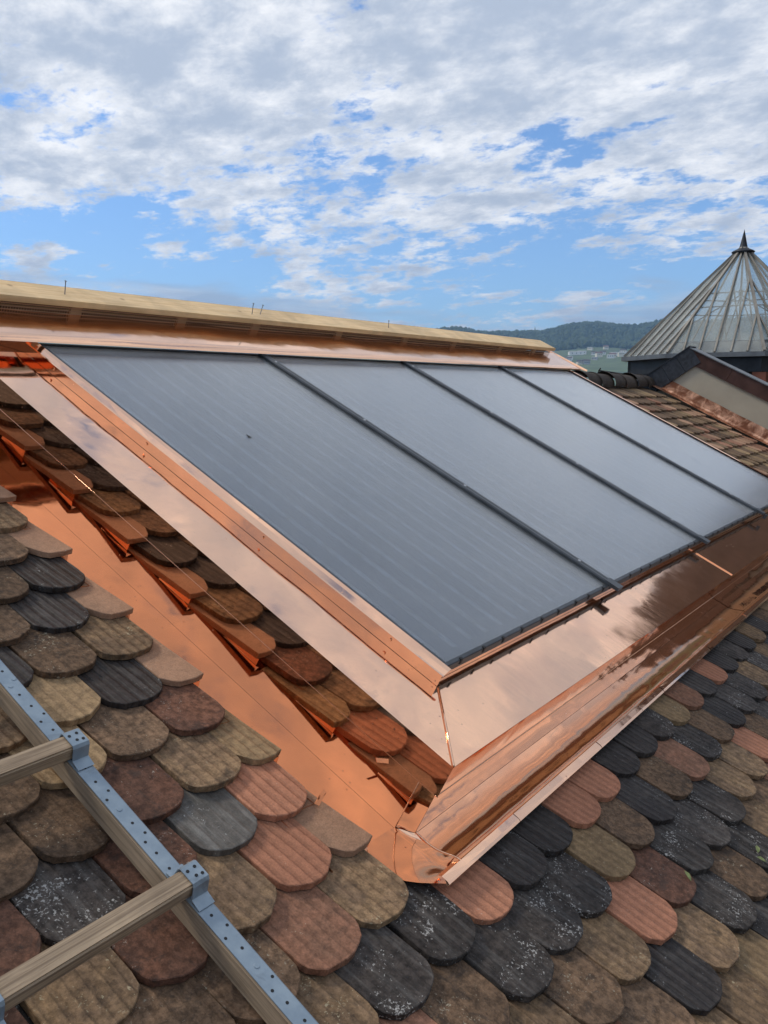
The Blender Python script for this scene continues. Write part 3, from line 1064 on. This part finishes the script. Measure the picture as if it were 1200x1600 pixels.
# ------------------------------------------------------------------ collectors
GN = -1.190
edges = [1.912, 3.140, 4.385, 5.645, 6.885]
names = ['dark blue solar collector at the left end beside the copper upstand, absorber lines showing',
         'grey solar collector second from the left, between the first two cover strips',
         'grey solar collector third from the left, between the second and last cover strips',
         'pale solar collector at the far right end beside the tiled strip']
PT = 2.772
for i in range(4):
    a, b_ = edges[i] + .006, edges[i + 1] - .006
    c = root_roof('solar_collector', ((a + b_) / 2, PV, -1.236), names[i], 'solar collector', 'solar collectors in one row')
    g = G()
    fw = .016
    g.bevbox((a, PV + .004, -1.214), (b_, PV + .004 + fw, GN + .003), .002)
    g.bevbox((a, PT - fw, -1.232), (b_, PT, GN + .003), .002)
    g.bevbox((a, PV + .004 + fw, -1.232), (a + fw, PT - fw, GN + .003), .002)
    g.bevbox((b_ - fw, PV + .004 + fw, -1.232), (b_, PT - fw, GN + .003), .002)
    fo = g.build('frame', MT['black_frame'], c)
    r_ = random.Random(i)
    for q in range(9):
        uu = a + .06 + q * .135 + r_.uniform(-.02, .02)
        if uu < b_ - .03:
            G().box((uu, PV + .0025, GN - .012), (uu + .012, PV + .012, GN + .0052)).build('clip', MT['rubber'], fo)
    G().box((a + fw, PV + .02, -1.230), (b_ - fw, PT - fw, -1.2225)).build('absorber', MT['absorber'], c)
    ab = c.children[-1]
    g = G()
    nl = 12
    for q in range(nl):
        uu = a + .075 + q * (b_ - a - .15) / (nl - 1)
        i0 = len(g.v)
        w_ = .013
        g.v += [(uu - w_, PV + .075, -1.2222), (uu, PV + .07, -1.2195), (uu + w_, PV + .075, -1.2222), (uu - w_, PT - .07, -1.2222), (uu, PT - .065, -1.2195), (uu + w_, PT - .07, -1.2222)]
        g.f += [(i0, i0 + 1, i0 + 4, i0 + 3), (i0 + 1, i0 + 2, i0 + 5, i0 + 4)]
    g.build('weld_lines', MT['weld'], c)
    G().box((a + fw - .002, PV + .018, GN - .004), (b_ - fw + .002, PT - fw + .002, GN)).build('glass_pane', MT['glass'], c)

strip_names = ['dark metal cover strip between the first and second collectors', 'dark metal cover strip between the second and third collectors', 'dark metal cover strip between the third and last collectors']
for i in range(3):
    u = edges[i + 1]
    c = root_roof('cover_strip', (u, PV, GN), strip_names[i], 'cover strip', 'cover strips between collectors')
    g = G()
    g.sweep([(u - .021, GN + .0032), (u - .021, GN + .010), (u - .016, GN + .0145), (u - .004, GN + .0145), (u - .002, GN + .0125), (u + .002, GN + .0125), (u + .004, GN + .0145), (u + .016, GN + .0145), (u + .021, GN + .010), (u + .021, GN + .0032)], 'v', PV - .022, 2.765, 1, True)
    g.build('strip', MT['strip'], c)
    g = G(); g.sweep([(u - .024, GN + .002), (u - .024, GN + .0165), (u + .024, GN + .0165), (u + .024, GN + .002)], 'v', PV - .034, PV + .028, 1, True)
    if i == 2:
        g.box((u + .0, PV - .055, GN - .020), (u + .014, PV - .036, GN + .010))
    g.build('end_clamp', MT['strip'], c)
    for vv_ in (.86, 1.45, 2.05, 2.66):
        s_ = G().tube((u, vv_ + i * .02, GN + .0125), (u, vv_ + i * .02, GN + .0165), .0075, .006, 10).build('screw', MT['steel'], c)
        G().tube((u, vv_ + i * .02, GN + .0124), (u, vv_ + i * .02, GN + .0136), .0115, n=12).build('washer', MT['rubber'], s_)

# small leaf-like speck on the first pane
sp = root_roof('dead_leaf', (2.33, 1.98, GN), 'tiny dark dead leaf lying on the first collector glass', 'leaf')
part('blade', [(2.325, 1.975, GN + .001), (2.34, 1.972, GN + .004), (2.338, 1.99, GN + .002), (2.328, 1.995, GN + .005)], [(0, 1, 2, 3)], MT['rubber'], sp, solid=.001)

# ------------------------------------------------------------------ ridge board
rb = root_roof('ridge_board', (3.5, 3.06, -1.15), 'fresh pale timber ridge board with protruding nails above the head flashing', 'board')
g = G(); g.bevbox((-.9, 2.980, -1.111), (6.955, 3.150, -1.085), .003)
bo = g.build('plank', MT['board'], rb)
# the cut corner of the far end
g = G(); g.bevbox((-.9, 3.020, -1.146), (6.90, 3.135, -1.1115), .002)
for u in (.35, .96, 2.20, 2.78, 3.28, 3.98, 4.68, 5.30, 6.0, 6.6):
    G().box((u, 3.006, -1.1495), (u + .052, 3.022, -1.1112)).build('spacer', MT['batten'], rb)
rear_b = G()
rear_b.prism([(-.9, 3.152, -1.086), (-.9, 3.152, -1.112), (-.9, 3.152 + .14 * math.cos(2 * TH), -1.112 - .14 * math.sin(2 * TH)), (-.9, 3.152 + .14 * math.cos(2 * TH) + .02, -1.086 - .14 * math.sin(2 * TH))], (7.86, 0, 0))
rear_b.build('rear_plank', MT['board'], rb)
# dark core batten behind the mesh
G().box((-.9, 3.045, -1.146), (6.92, 3.12, -1.1115)).build('core_batten', MT['deck'], rb)
# the expanded vent mesh: real wire lattice
g = G()
uu = -.2
vmesh = 3.003
zs0, zs1 = -1.1495, -1.1115
stp = .0115
nrows = 3
dz = (zs1 - zs0) / nrows
k = 0
w_ = .0024
while uu < 6.92:
    for q in range(nrows):
        za, zb = zs0 + dz * q, zs0 + dz * (q + 1)
        s_ = stp / 2 if (q % 2) else 0
        i0 = len(g.v)
        # one small upright web and one cross web per cell
        g.v += [(uu + s_, vmesh, za), (uu + s_ + w_ * 1.3, vmesh, za), (uu + s_ + w_ * 1.3, vmesh, zb), (uu + s_, vmesh, zb)]
        g.f.append((i0, i0 + 1, i0 + 2, i0 + 3))
    uu += stp
for q in range(nrows + 1):
    z = zs0 + dz * q
    i0 = len(g.v)
    g.v += [(-.2, vmesh - .0004, z - w_ * .7), (6.92, vmesh - .0004, z - w_ * .7), (6.92, vmesh - .0004, z + w_ * .7), (-.2, vmesh - .0004, z + w_ * .7)]
    g.f.append((i0, i0 + 1, i0 + 2, i0 + 3))
o = g.build('vent_mesh', MT['mesh'], rb)
for (u, v, ln, tx, ty) in ((2.19, 3.055, .050, .06, .05), (3.295, 3.05, .052, .05, .0), (3.365, 3.06, .042, .3, .1), (4.545, 3.06, .038, .15, .1)):
    p = Vector((u, v, -1.086)); q = p + Vector((tx * .1, ty * .1 + .018, ln))
    nl = G().tube(p, q, .0022, n=6); nl.tube(q, q + Vector((0, 0, .002)), .0052, n=8)
    nl.build('nail', MT['nail'], rb)

# ------------------------------------------------------------------ roof ladder
lad = root_roof('roof_ladder', (.83, .6, -1.46), 'wooden roof ladder with blue grey metal straps lying on the tiles', 'ladder')
LT = -1.405
for (ua, ub) in ((1.008, 1.050), (.585, .627)):
    st = G().bevbox((ua, -.55, -1.458), (ub, 2.2, LT), .003).build('stile', MT['stile'], lad)
    g = G(); g.sweep([(ua + .002, LT + .0006), (ua + .002, LT + .003), (ub - .002, LT + .003), (ub + .001, LT + .001), (ub + .001, LT - .012), (ub + .0004, LT - .012), (ub + .0004, LT + .0006)], 'v', -.55, 2.2, 1, True)
    sp_ = g.build('strap', MT['strap'], st)
    r_ = random.Random(3)
    v = -.5
    q = 0
    while v < 2.15:
        for s_ in ((0,) if q % 3 else (-.009, .009)):
            cu = (ua + ub) / 2 + s_ + r_.uniform(-.004, .004)
            cv = v + (s_ * 1.1)
            if q % 5 == 2:
                G().tube((cu, cv, LT + .003), (cu, cv, LT + .0044), .0062, .0055, 10).build('rivet', MT['strap'], st)
            else:
                G().tube((cu, cv, LT + .0028), (cu, cv, LT + .0034), .0034, n=10).build('nail_hole', MT['rubber'], st)
        v += .043; q += 1
for i, v in enumerate((-.17, .240, .650, 1.060, 1.470, 1.880)):
    rg = G().bevbox((.57, v - .021, LT + .002), (1.030, v + .021, LT + .040), .004).build('rung', MT['rung'], lad)
    for (ua, ub) in ((1.006, 1.052), (.583, .629)):
        g = G()
        zc_ = LT + .0425
        inn = [(v + .046, LT + .0036), (v + .030, LT + .006), (v + .0235, LT + .038), (v + .020, zc_), (v - .020, zc_), (v - .0235, LT + .036), (v - .030, LT + .008), (v - .055, LT + .0036)]
        outp = [(a_ + (.0 if abs(a_ - v) < .021 else .0018 * (1 if a_ > v else -1)), b_ + .0022) for a_, b_ in inn]
        g.sweep(inn + outp[::-1], 'u', ub - .040, ub, 1, True)
        bk = g.build('bracket', MT['strap'], lad)
        for (dx, dv) in ((-.031, .008), (-.012, .010), (-.022, -.008), (-.008, -.010)):
            G().tube((ub + dx, v + dv, zc_ + .0018), (ub + dx, v + dv, zc_ + .0032), .0036, n=8).build('nail_head', MT['rubber'], bk)

# copper offcuts lying about
cs = root_roof('copper_offcut', (.70, 1.0, -1.455), 'small bright copper offcut lying on a tile under the upper rung', 'offcut')
part('scrap', [(.665, .985, -1.452), (.70, .98, -1.447), (.705, 1.005, -1.452), (.672, 1.01, -1.446)], [(0, 1, 2, 3)], CP, cs, solid=.0008)
cs = root_roof('copper_tab', (1.53, .70, -1.49), 'little bent copper tab poking out beside a red tile', 'tab')
part('scrap', [(1.505, .700, -1.480), (1.552, .716, -1.468), (1.556, .706, -1.474), (1.515, .690, -1.484)], [(0, 1, 2, 3)], CP, cs, solid=.0008)

LEAF = plain('green_leaf', (0.16, 0.19, 0.07), .7, 0, .2, 60)
for (u, v, n0, a, lb) in ((2.65, -.198, -1.474, .4, 'small pale green leaf on a charcoal tile at the right edge, upper of two'), (2.632, -.230, -1.471, 2.0, 'small pale green leaf on a charcoal tile at the right edge, lower of two'), (2.282, -.085, -1.469, 1.0, 'small green leaf lying alone on a tile at lower right')):
    lf_ = root_roof('leaf', (u, v, n0), lb, 'leaf', 'small leaves fallen on the tiles')
    ca, sa = math.cos(a), math.sin(a)
    pts_ = [(0, 0, 0), (.010, .006, .003), (.022, .007, .004), (.034, 0, .002), (.022, -.007, .005), (.010, -.006, .003)]
    part('blade', [(u + x_ * ca - y_ * sa, v + x_ * sa + y_ * ca, n0 + .002 + z_) for x_, y_, z_ in pts_], [tuple(range(6))], LEAF, lf_, solid=.0008)

# ------------------------------------------------------------------ raised gable on the right
gab = root_roof('gable_parapet', (10.5, 2.4, -1.5), 'raised grey rendered gable parapet with dark metal verges behind the tiled strip', 'parapet')
GU = 10.50
ap = (2.94, -.915)
lo = (3.50, -1.90)
wallp = [(GU, -2.4, -1.75), (GU, -2.4, -.935), (GU, *ap), (GU, *lo), (GU, 3.1, -2.0)]
G().prism(wallp, (.22, 0, 0)).build('wall', MT['render'], gab)
# brown copper verge boards, in lengths
v = ap[0] - .008
k = 0
while v > -2.3:
    v2 = v - .56
    dn = .002 * (k % 2)
    G().prism([(GU - .022 - dn, v, -.905 - .0), (GU - .022 - dn, v2 + .004, -.905), (GU - .022 - dn, v2 + .004, -1.060), (GU - .022 - dn, v - (0 if k else .075), -1.060)], (.0218 + dn, 0, 0)).build('verge_board', MT['copper_brown'], gab)
    G().box((GU - .045, v2 + .003, -.9035), (GU + .24, v, -.893)).build('verge_cap', MT['grey_metal'], gab)
    v = v2; k += 1
# dark slate cladding on the rear rake
d_ = Vector((0, lo[0] - ap[0], lo[1] - ap[1])).normalized()
nn = Vector((0, -d_.z, d_.y)); nn = -nn if nn.z > 0 else nn
for q in range(4):
    a = Vector((GU - .03 - .002 * (q % 2), ap[0], ap[1])) + d_ * (.205 * q - .008) + Vector((0, 0, .025))
    b2 = a + d_ * .201
    G().prism([a, b2, b2 + nn * .225, a + nn * .225], (.028, 0, 0)).build('slate', MT['slate'], gab)
    G().prism([a + Vector((-.01, 0, 0)), b2 + Vector((-.01, 0, 0)), b2 - nn * .012 + Vector((-.01, 0, 0)), a - nn * .012 + Vector((-.01, 0, 0))], (.26, 0, 0)).build('rake_cap', MT['dark_metal'], gab)
# tarnished step flashing at the foot
g = G(); g.sweep([(GU - .012, -1.335), (GU - .018, -1.44), (GU - .03, -1.462), (GU - .15, -1.470), (GU - .16, -1.466)], 'v', -2.3, 3.12, 40, wob=wob(.006, 3, 4))
g.build('foot_flashing', MT['copper_old'], gab, False, .002)

# ------------------------------------------------------------------ neighbouring house beyond the right edge (seen mirrored in the copper)
nb = root_world('neighbour_house', (25, -1.5, 0.2), 'tall neighbouring house with steep brown roof, mirrored in the copper at right', 'house')
x0, x1, y0, y1, ez, rz = 19.5, 31.0, -4.6, 1.6, H + 2.0, H + 7.4
G().box((x0, y0, 0.1), (x1, y1, ez)).build('wall', MT['render'], nb)
xm = (x0 + x1) / 2
nr = part('roof', [(x0 - .4, y0 - .4, ez - .2), (x0 - .4, y1 + .4, ez - .2), (xm - 3.6, y1 - .6, rz), (xm - 3.6, y0 + .6, rz), (xm + 3.6, y1 - .6, rz), (xm + 3.6, y0 + .6, rz), (x1 + .4, y1 + .4, ez - .2), (x1 + .4, y0 - .4, ez - .2)],
     [(0, 1, 2, 3), (3, 2, 4, 5), (5, 4, 6, 7), (1, 6, 4, 2), (0, 3, 5, 7), (0, 7, 6, 1)], plain('old_brown_roof', (0.075, 0.050, 0.038), .85, 0, .4, 3.0, .02, 6), nb)
G().box((xm - 3.2, -1.6, rz - .3), (xm - 2.3, -.8, rz + 1.3)).build('chimney', MT['copper_brown'], nr)
for q in range(2):
    yy = y0 + 1.2 + q * 2.9
    for zz in (H - 2.0, H - 5.2):
        wn = G().box((x0 - .05, yy, zz), (x0 - .01, yy + 1.0, zz + 1.5)).build('window', MT['bar'], nb)
        G().box((x0 - .07, yy + .08, zz + .08), (x0 - .052, yy + .92, zz + 1.42)).build('pane', MT['dark_metal'], wn)

# unseen house row, added across the street to darken the front apron's reflection
sh = root_world('added_street_house', (20, -28, 0.2), 'long dark roofed house added out of view across the street to darken the front apron reflection', 'house')
G().box((-8, -33, .1), (55, -23, H - 1.5)).build('wall', MT['render'], sh)
part('roof', [(-8.5, -33.5, H - 1.7), (55.5, -33.5, H - 1.7), (55.5, -28, H + 3.4), (-8.5, -28, H + 3.4), (-8.5, -22.5, H - 1.7), (55.5, -22.5, H - 1.7)], [(0, 1, 2, 3), (3, 2, 5, 4), (0, 3, 4), (1, 5, 2), (0, 4, 5, 1)], bpy.data.materials['old_brown_roof'], sh)
for q in range(12):
    wn = G().box((-5 + q * 5, -22.99, H - 5), (-3.9 + q * 5, -22.95, H - 3.4)).build('window', MT['bar'], sh)
    G().box((-4.92 + q * 5, -22.948, H - 4.92), (-3.98 + q * 5, -22.93, H - 3.48)).build('pane', MT['dark_metal'], wn)

# small dark rod bracket behind the ridge tiles
an = root_roof('antenna_arm', (9.9, 3.4, -1.45), 'thin dark antenna arm sticking out beside the slate rake', 'antenna')
g = G(); a0 = (10.3, 3.42, -1.46)
g.tube((10.42, 3.35, -1.47), (10.42, 3.81, -1.62), .010, n=6); g.tube((10.42, 3.60, -1.55), (10.42, 3.68, -1.63), .008, n=6); g.tube((10.42, 3.80, -1.58), (10.42, 3.80, -1.65), .008, n=6)
g.build('arm', MT['dark_metal'], an)

# ------------------------------------------------------------------ glazed lantern
LD = 22.0
LC = Vector((LD, LD * math.tan(R(13.35)), 0))
sc = math.hypot(LC.x, LC.y)
LBZ = H + sc * math.tan(R(2.15))
LAZ = H + sc * math.tan(R(8.62))
LR = 2.64
lan = root_world('glass_lantern', (LC.x, LC.y, LBZ - 1.0), 'eight sided glazed pyramid lantern with a dark pointed finial', 'lantern')
vdir = math.atan2(-LC.y, -LC.x)
apex = Vector((LC.x, LC.y, LAZ))
cor = []
for k in range(8):
    a = vdir + R(11.5) + k * R(45)
    cor.append(Vector((LC.x + LR * math.cos(a), LC.y + LR * math.sin(a), LBZ)))


def bar(p, q, w_, h_, nrm, name, mat, parent):
    p, q = Vector(p), Vector(q)
    ax = (q - p).normalized(); sd = ax.cross(nrm).normalized(); up = sd.cross(ax).normalized()
    if up.dot(nrm) < 0: up = -up
    pts = [p - sd * w_ / 2, p + sd * w_ / 2, p + sd * w_ / 2 + up * h_, p - sd * w_ / 2 + up * h_]
    return G().prism(pts, q - p).build(name, mat, parent)


for k in range(8):
    A, B_ = cor[k], cor[(k + 1) % 8]
    fn = (B_ - A).cross(apex - A).normalized()
    mid = (A + B_) / 2
    if fn.dot(mid - Vector((LC.x, LC.y, LBZ))) < 0: fn = -fn
    hipn = (A - Vector((LC.x, LC.y, LBZ))).normalized() + Vector((0, 0, 1))
    bar(A, apex, .055, .05, hipn.normalized(), 'hip_bar', MT['bar'], lan)

    def up_pt(f):
        """point where the bar starting at fraction f of the eaves meets a hip or the apex"""
        base = A.lerp(B_, f)
        if abs(f - .5) < .01: return apex
        if f < .5: return A.lerp(apex, f / .5)
        return B_.lerp(apex, (1 - f) / .5)
    fr_ = [0, 1 / 6, 2 / 6, .5, 4 / 6, 5 / 6, 1]
    for f in fr_[1:-1]:
        bar(A.lerp(B_, f) + fn * .004, up_pt(f) + fn * .004, .032, .035, fn, 'glazing_bar', MT['bar'], lan)
    for f0, f1 in zip(fr_, fr_[1:]):
        p = [A.lerp(B_, f0), A.lerp(B_, f1), up_pt(f1) if f1 < 1 else B_, up_pt(f0) if f0 > 0 else A]
        q = []
        for x_ in p:
            if not q or (x_ - q[-1]).length > 1e-4: q.append(x_)
        if (q[0] - q[-1]).length < 1e-4: q.pop()
        G().prism(q, fn * -.012).build('pane', MT['lantern_glass'], lan)
    # eaves gutter and inner sill
    inn = lambda P_, s: Vector((LC.x + (P_.x - LC.x) * s, LC.y + (P_.y - LC.y) * s, P_.z))
    e0, e1 = inn(A, 1.03), inn(B_, 1.03)
    dn = Vector((0, 0, -.10))
    part('eaves', [e0, e1, e1 + dn, e0 + dn, inn(A, .93), inn(B_, .93), inn(B_, .93) + dn, inn(A, .93) + dn], [(0, 1, 2, 3), (4, 5, 1, 0), (7, 6, 2, 3)], MT['grey_metal'], lan)
    s0, s1 = inn(A, .90), inn(B_, .90)
    part('sill', [s0 + Vector((0, 0, -.1)), s1 + Vector((0, 0, -.1)), s1 + Vector((0, 0, .26)), s0 + Vector((0, 0, .26))], [(0, 1, 2, 3)], MT['grey_metal'], lan, solid=.05)
    c0, c1 = inn(A, .95), inn(B_, .95)
    part('cornice', [c0 + dn, c1 + dn, c1 + Vector((0, 0, -.42)), c0 + Vector((0, 0, -.42))], [(0, 1, 2, 3)], MT['dark_metal'], lan, solid=.05)
    d0, d1 = inn(A, .90), inn(B_, .90)
    part('drum_wall', [d0 + Vector((0, 0, -.42)), d1 + Vector((0, 0, -.42)), Vector((d1.x, d1.y, 1)), Vector((d0.x, d0.y, 1))], [(0, 1, 2, 3)], MT['stone'], lan, solid=.1)
    cp = inn(A, .915)
    G().box((cp.x - .14, cp.y - .14, 1), (cp.x + .14, cp.y + .14, LBZ - .43)).build('corner_post', MT['rust_post'], lan)
for f in (.42, .55):
    g = G()
    for k in range(8):
        A, B_ = cor[k].lerp(apex, f), cor[(k + 1) % 8].lerp(apex, f)
        A = A + (Vector((LC.x, LC.y, A.z)) - A) * .06; B_ = B_ + (Vector((LC.x, LC.y, B_.z)) - B_) * .06
        g.tube(A, B_, .014, n=5)
    g.build('tie_ring', MT['rod'], lan)
hub = Vector((LC.x, LC.y, LBZ + 1.45))
G().tube(hub, hub + Vector((0, 0, .12)), .05, n=8).build('hub', MT['rod'], lan)
G().tube(Vector((LC.x, LC.y, LBZ + .35)), apex, .022, n=6).build('king_rod', MT['rod'], lan)
for k in range(0, 8, 2):
    G().tube(hub, cor[k].lerp(Vector((LC.x, LC.y, LBZ)), .1), .014, n=5).build('tie_rod', MT['rod'], lan)
fz = apex.z
prof = [(.24, -.16), (.27, -.13), (.23, -.10), (.10, -.04), (.085, .02), (.0, .40)]
g = G(); ns = 12
for r_, z_ in prof:
    for k in range(ns):
        a = 2 * math.pi * k / ns
        g.v.append((LC.x + r_ * math.cos(a), LC.y + r_ * math.sin(a), fz + z_))
for i in range(len(prof) - 1):
    for k in range(ns):
        g.f.append((i * ns + k, i * ns + (k + 1) % ns, (i + 1) * ns + (k + 1) % ns, (i + 1) * ns + k))
g.build('finial', MT['dark_metal'], lan, True)

# ------------------------------------------------------------------ far hillside: woods, houses, one tall spruce
m, t, b, out = new_mat('far_foliage')
c = t.nodes.new('ShaderNodeTexCoord').outputs['Object']
L(t, mixc(t, sstep(t, noise_tex(t, c, 0.02, 5, 0.7), 0.3, 0.7), (0.030, 0.055, 0.022), (0.060, 0.085, 0.032)), b.inputs['Base Color'])
b.inputs['Roughness'].default_value = 0.95
MT['wood'] = m
MT['trunk'] = plain('bark', (0.06, 0.045, 0.035), 0.9)


def add_tree(V_, F_, x, y, z, h, r, r_, conif):
    i = len(V_); n = 6
    if conif:
        for zz, rr in ((.12, 1.0), (.5, .55)):
            for k in range(n):
                a = 2 * math.pi * k / n + r_.random()
                V_.append((x + r * rr * math.cos(a), y + r * rr * math.sin(a), z + h * zz))
        V_.append((x, y, z + h))
        for k in range(n):
            k2 = (k + 1) % n
            F_.append((i + k, i + k2, i + n + k2, i + n + k)); F_.append((i + n + k, i + n + k2, i + 2 * n))
    else:
        for zz, rr in ((.15, .55), (.45, 1.0), (.78, .75)):
            for k in range(n):
                a = 2 * math.pi * k / n + r_.uniform(-.3, .3)
                q = rr * r_.uniform(.75, 1.2)
                V_.append((x + r * q * math.cos(a), y + r * q * math.sin(a), z + h * (zz + r_.uniform(-.08, .08))))
        V_.append((x + r_.uniform(-1, 1), y, z + h))
        for s_ in range(2):
            for k in range(n):
                k2 = (k + 1) % n
                F_.append((i + s_ * n + k, i + s_ * n + k2, i + (s_ + 1) * n + k2, i + (s_ + 1) * n + k))
        for k in range(n):
            F_.append((i + 2 * n + k, i + 2 * n + (k + 1) % n, i + 3 * n))


WV_, WF_ = [], []
r_ = random.Random(77)
cnt = 0
while cnt < 15000:
    az = R(r_.uniform(2, 50))
    r = r_.uniform(1250, 3350)
    x, y = r * math.cos(az), r * math.sin(az)
    dens_ = mnoise.noise(Vector((x / 240, y / 240, 3.3)))
    if r < 2250:
        if dens_ < .22: continue
    elif r < 2400 and dens_ < -.05: continue
    elif dens_ < -.42: continue
    if r < 2280 and R(15) < az < R(25) and dens_ < .9: continue
    h = r_.uniform(12, 26) if r > 2300 else r_.uniform(8, 14)
    add_tree(WV_, WF_, x, y, terrain_z(x, y) - 1.5, h, h * r_.uniform(.32, .48), r_, r_.random() < .18)
    cnt += 1
me = bpy.data.meshes.new('woodland')
me.from_pydata(WV_, [], WF_)
me.materials.append(MT['wood'])
o = bpy.data.objects.new('woodland', me); COL.objects.link(o)
tag(o, 'dark blue green woodland covering the distant hill', 'woodland', kind='stuff')

az = R(25.74); rr = 3000
x, y = rr * math.cos(az), rr * math.sin(az)
z = terrain_z(x, y)
spr = root_world('spruce_tree', (x, y, z), 'single tall pointed spruce standing above the hill skyline', 'tree')
g = G(); g.tube((x, y, z - 1), (x, y, z + 38), .6, .1, 6); g.build('trunk', MT['trunk'], spr)
g = G()
for q in range(8):
    z0 = z + 5 + q * 4; rw_ = 8.5 * (1 - q / 8.4)
    i = len(g.v)
    for k in range(9):
        a = 2 * math.pi * k / 9
        g.v.append((x + rw_ * r_.uniform(.7, 1.1) * math.cos(a), y + rw_ * r_.uniform(.7, 1.1) * math.sin(a), z0 - r_.uniform(0, 1.2)))
    g.v.append((x, y, z0 + 7))
    for k in range(9): g.f.append((i + k, i + (k + 1) % 9, i + 9))
g.build('crown', MT['wood'], spr)

HM = [plain('white_house_wall', (0.80, 0.79, 0.76), .9, 0, .05), plain('cream_house_wall', (0.72, 0.67, 0.56), .9, 0, .05), plain('grey_house_wall', (0.40, 0.40, 0.40), .9, 0, .05)]
RMm = [plain('dark_house_roof', (0.09, 0.07, 0.06), .9, 0, .1), plain('brown_house_roof', (0.16, 0.09, 0.07), .9, 0, .1), plain('pale_flat_roof', (0.45, 0.46, 0.47), .8, 0, .05)]
WIN = plain('house_window', (0.03, 0.035, 0.045), .2)
ORD = ['first', 'second', 'third', 'fourth', 'fifth', 'sixth', 'seventh', 'eighth', 'ninth', 'tenth', 'eleventh', 'twelfth', 'thirteenth', 'fourteenth', 'fifteenth', 'sixteenth', 'seventeenth', 'eighteenth', 'nineteenth', 'twentieth', 'twenty-first', 'twenty-second', 'twenty-third', 'twenty-fourth', 'twenty-fifth', 'twenty-sixth', 'twenty-seventh', 'twenty-eighth']
NH = 28
for i in range(NH):
    az = R(23.6 - i * (23.6 - 17.6) / (NH - 1) + r_.uniform(-.09, .09)); rr = r_.uniform(1760, 2240)
    x, y = rr * math.cos(az), rr * math.sin(az)
    z = terrain_z(x, y)
    wi, ci = r_.choice((0, 0, 1, 2)), r_.choice((0, 1, 2, 2))
    big_h = r_.random() < .25
    lx, ly, hh = (r_.uniform(20, 34), r_.uniform(10, 14), r_.uniform(7, 11)) if big_h else (r_.uniform(9, 15), r_.uniform(8, 10), r_.uniform(5.5, 8))
    hs = root_world('distant_house', (x, y, z),
                    '%s %s with %s roof in the hillside village, %s building from its left end' % (['white', 'cream', 'grey'][wi], 'long block' if big_h else 'small house', ['dark', 'brown', 'pale'][ci], ORD[i]), 'house', 'houses of the far hillside village')
    rot = Matrix.Rotation(az + R(90) + r_.uniform(-.5, .5), 3, 'Z')
    W = lambda a, b_, c_: tuple(Vector((x, y, z)) + rot @ Vector((a, b_, c_)))
    part('wall', [W(sx_ * lx / 2, sy_ * ly / 2, q) for q in (-4, hh) for sx_, sy_ in ((-1, -1), (1, -1), (1, 1), (-1, 1))], [(0, 1, 5, 4), (1, 2, 6, 5), (2, 3, 7, 6), (3, 0, 4, 7), (4, 5, 6, 7)], HM[wi], hs)
    rh = 1.0 if ci == 2 else ly * .36
    e = .6
    part('roof', [W(-lx / 2 - e, -ly / 2 - e, hh + .05), W(lx / 2 + e, -ly / 2 - e, hh + .05), W(lx / 2 + e, ly / 2 + e, hh + .05), W(-lx / 2 - e, ly / 2 + e, hh + .05), W(-lx / 2 - e, 0, hh + rh), W(lx / 2 + e, 0, hh + rh)], [(0, 1, 5, 4), (2, 3, 4, 5), (1, 2, 5), (3, 0, 4), (3, 2, 1, 0)], RMm[ci], hs)
    for q in range(3):
        for sgn in (-1, 1):
            a = (-.3 + .3 * q) * lx
            part('window', [W(a - .8, sgn * (ly / 2 + .05), hh * .45), W(a + .8, sgn * (ly / 2 + .05), hh * .45), W(a + .8, sgn * (ly / 2 + .05), hh * .78), W(a - .8, sgn * (ly / 2 + .05), hh * .78)], [(0, 1, 2, 3)], WIN, hs)

# ------------------------------------------------------------------ valley haze
hm = bpy.data.materials.new('valley_haze')
hm.use_nodes = True
t = hm.node_tree; t.nodes.clear()
out = t.nodes.new('ShaderNodeOutputMaterial')
pv = t.nodes.new('ShaderNodeVolumePrincipled')
pv.inputs['Color'].default_value = (0.38, 0.63, 1.0, 1)
pv.inputs['Density'].default_value = 0.00017
pv.inputs['Anisotropy'].default_value = 0.2
L(t, pv.outputs[0], out.inputs['Volume'])
me = bpy.data.meshes.new('haze')
s_ = 15000
zt, zb = H + 420, -3.0
g = G().box((-s_, -s_, zb), (s_, s_, zt))
me.from_pydata(g.v, [], g.f)
me.materials.append(hm)
o = bpy.data.objects.new('haze', me); COL.objects.link(o)
tag(o, 'thin pale blue haze filling the valley air', 'haze', kind='stuff')
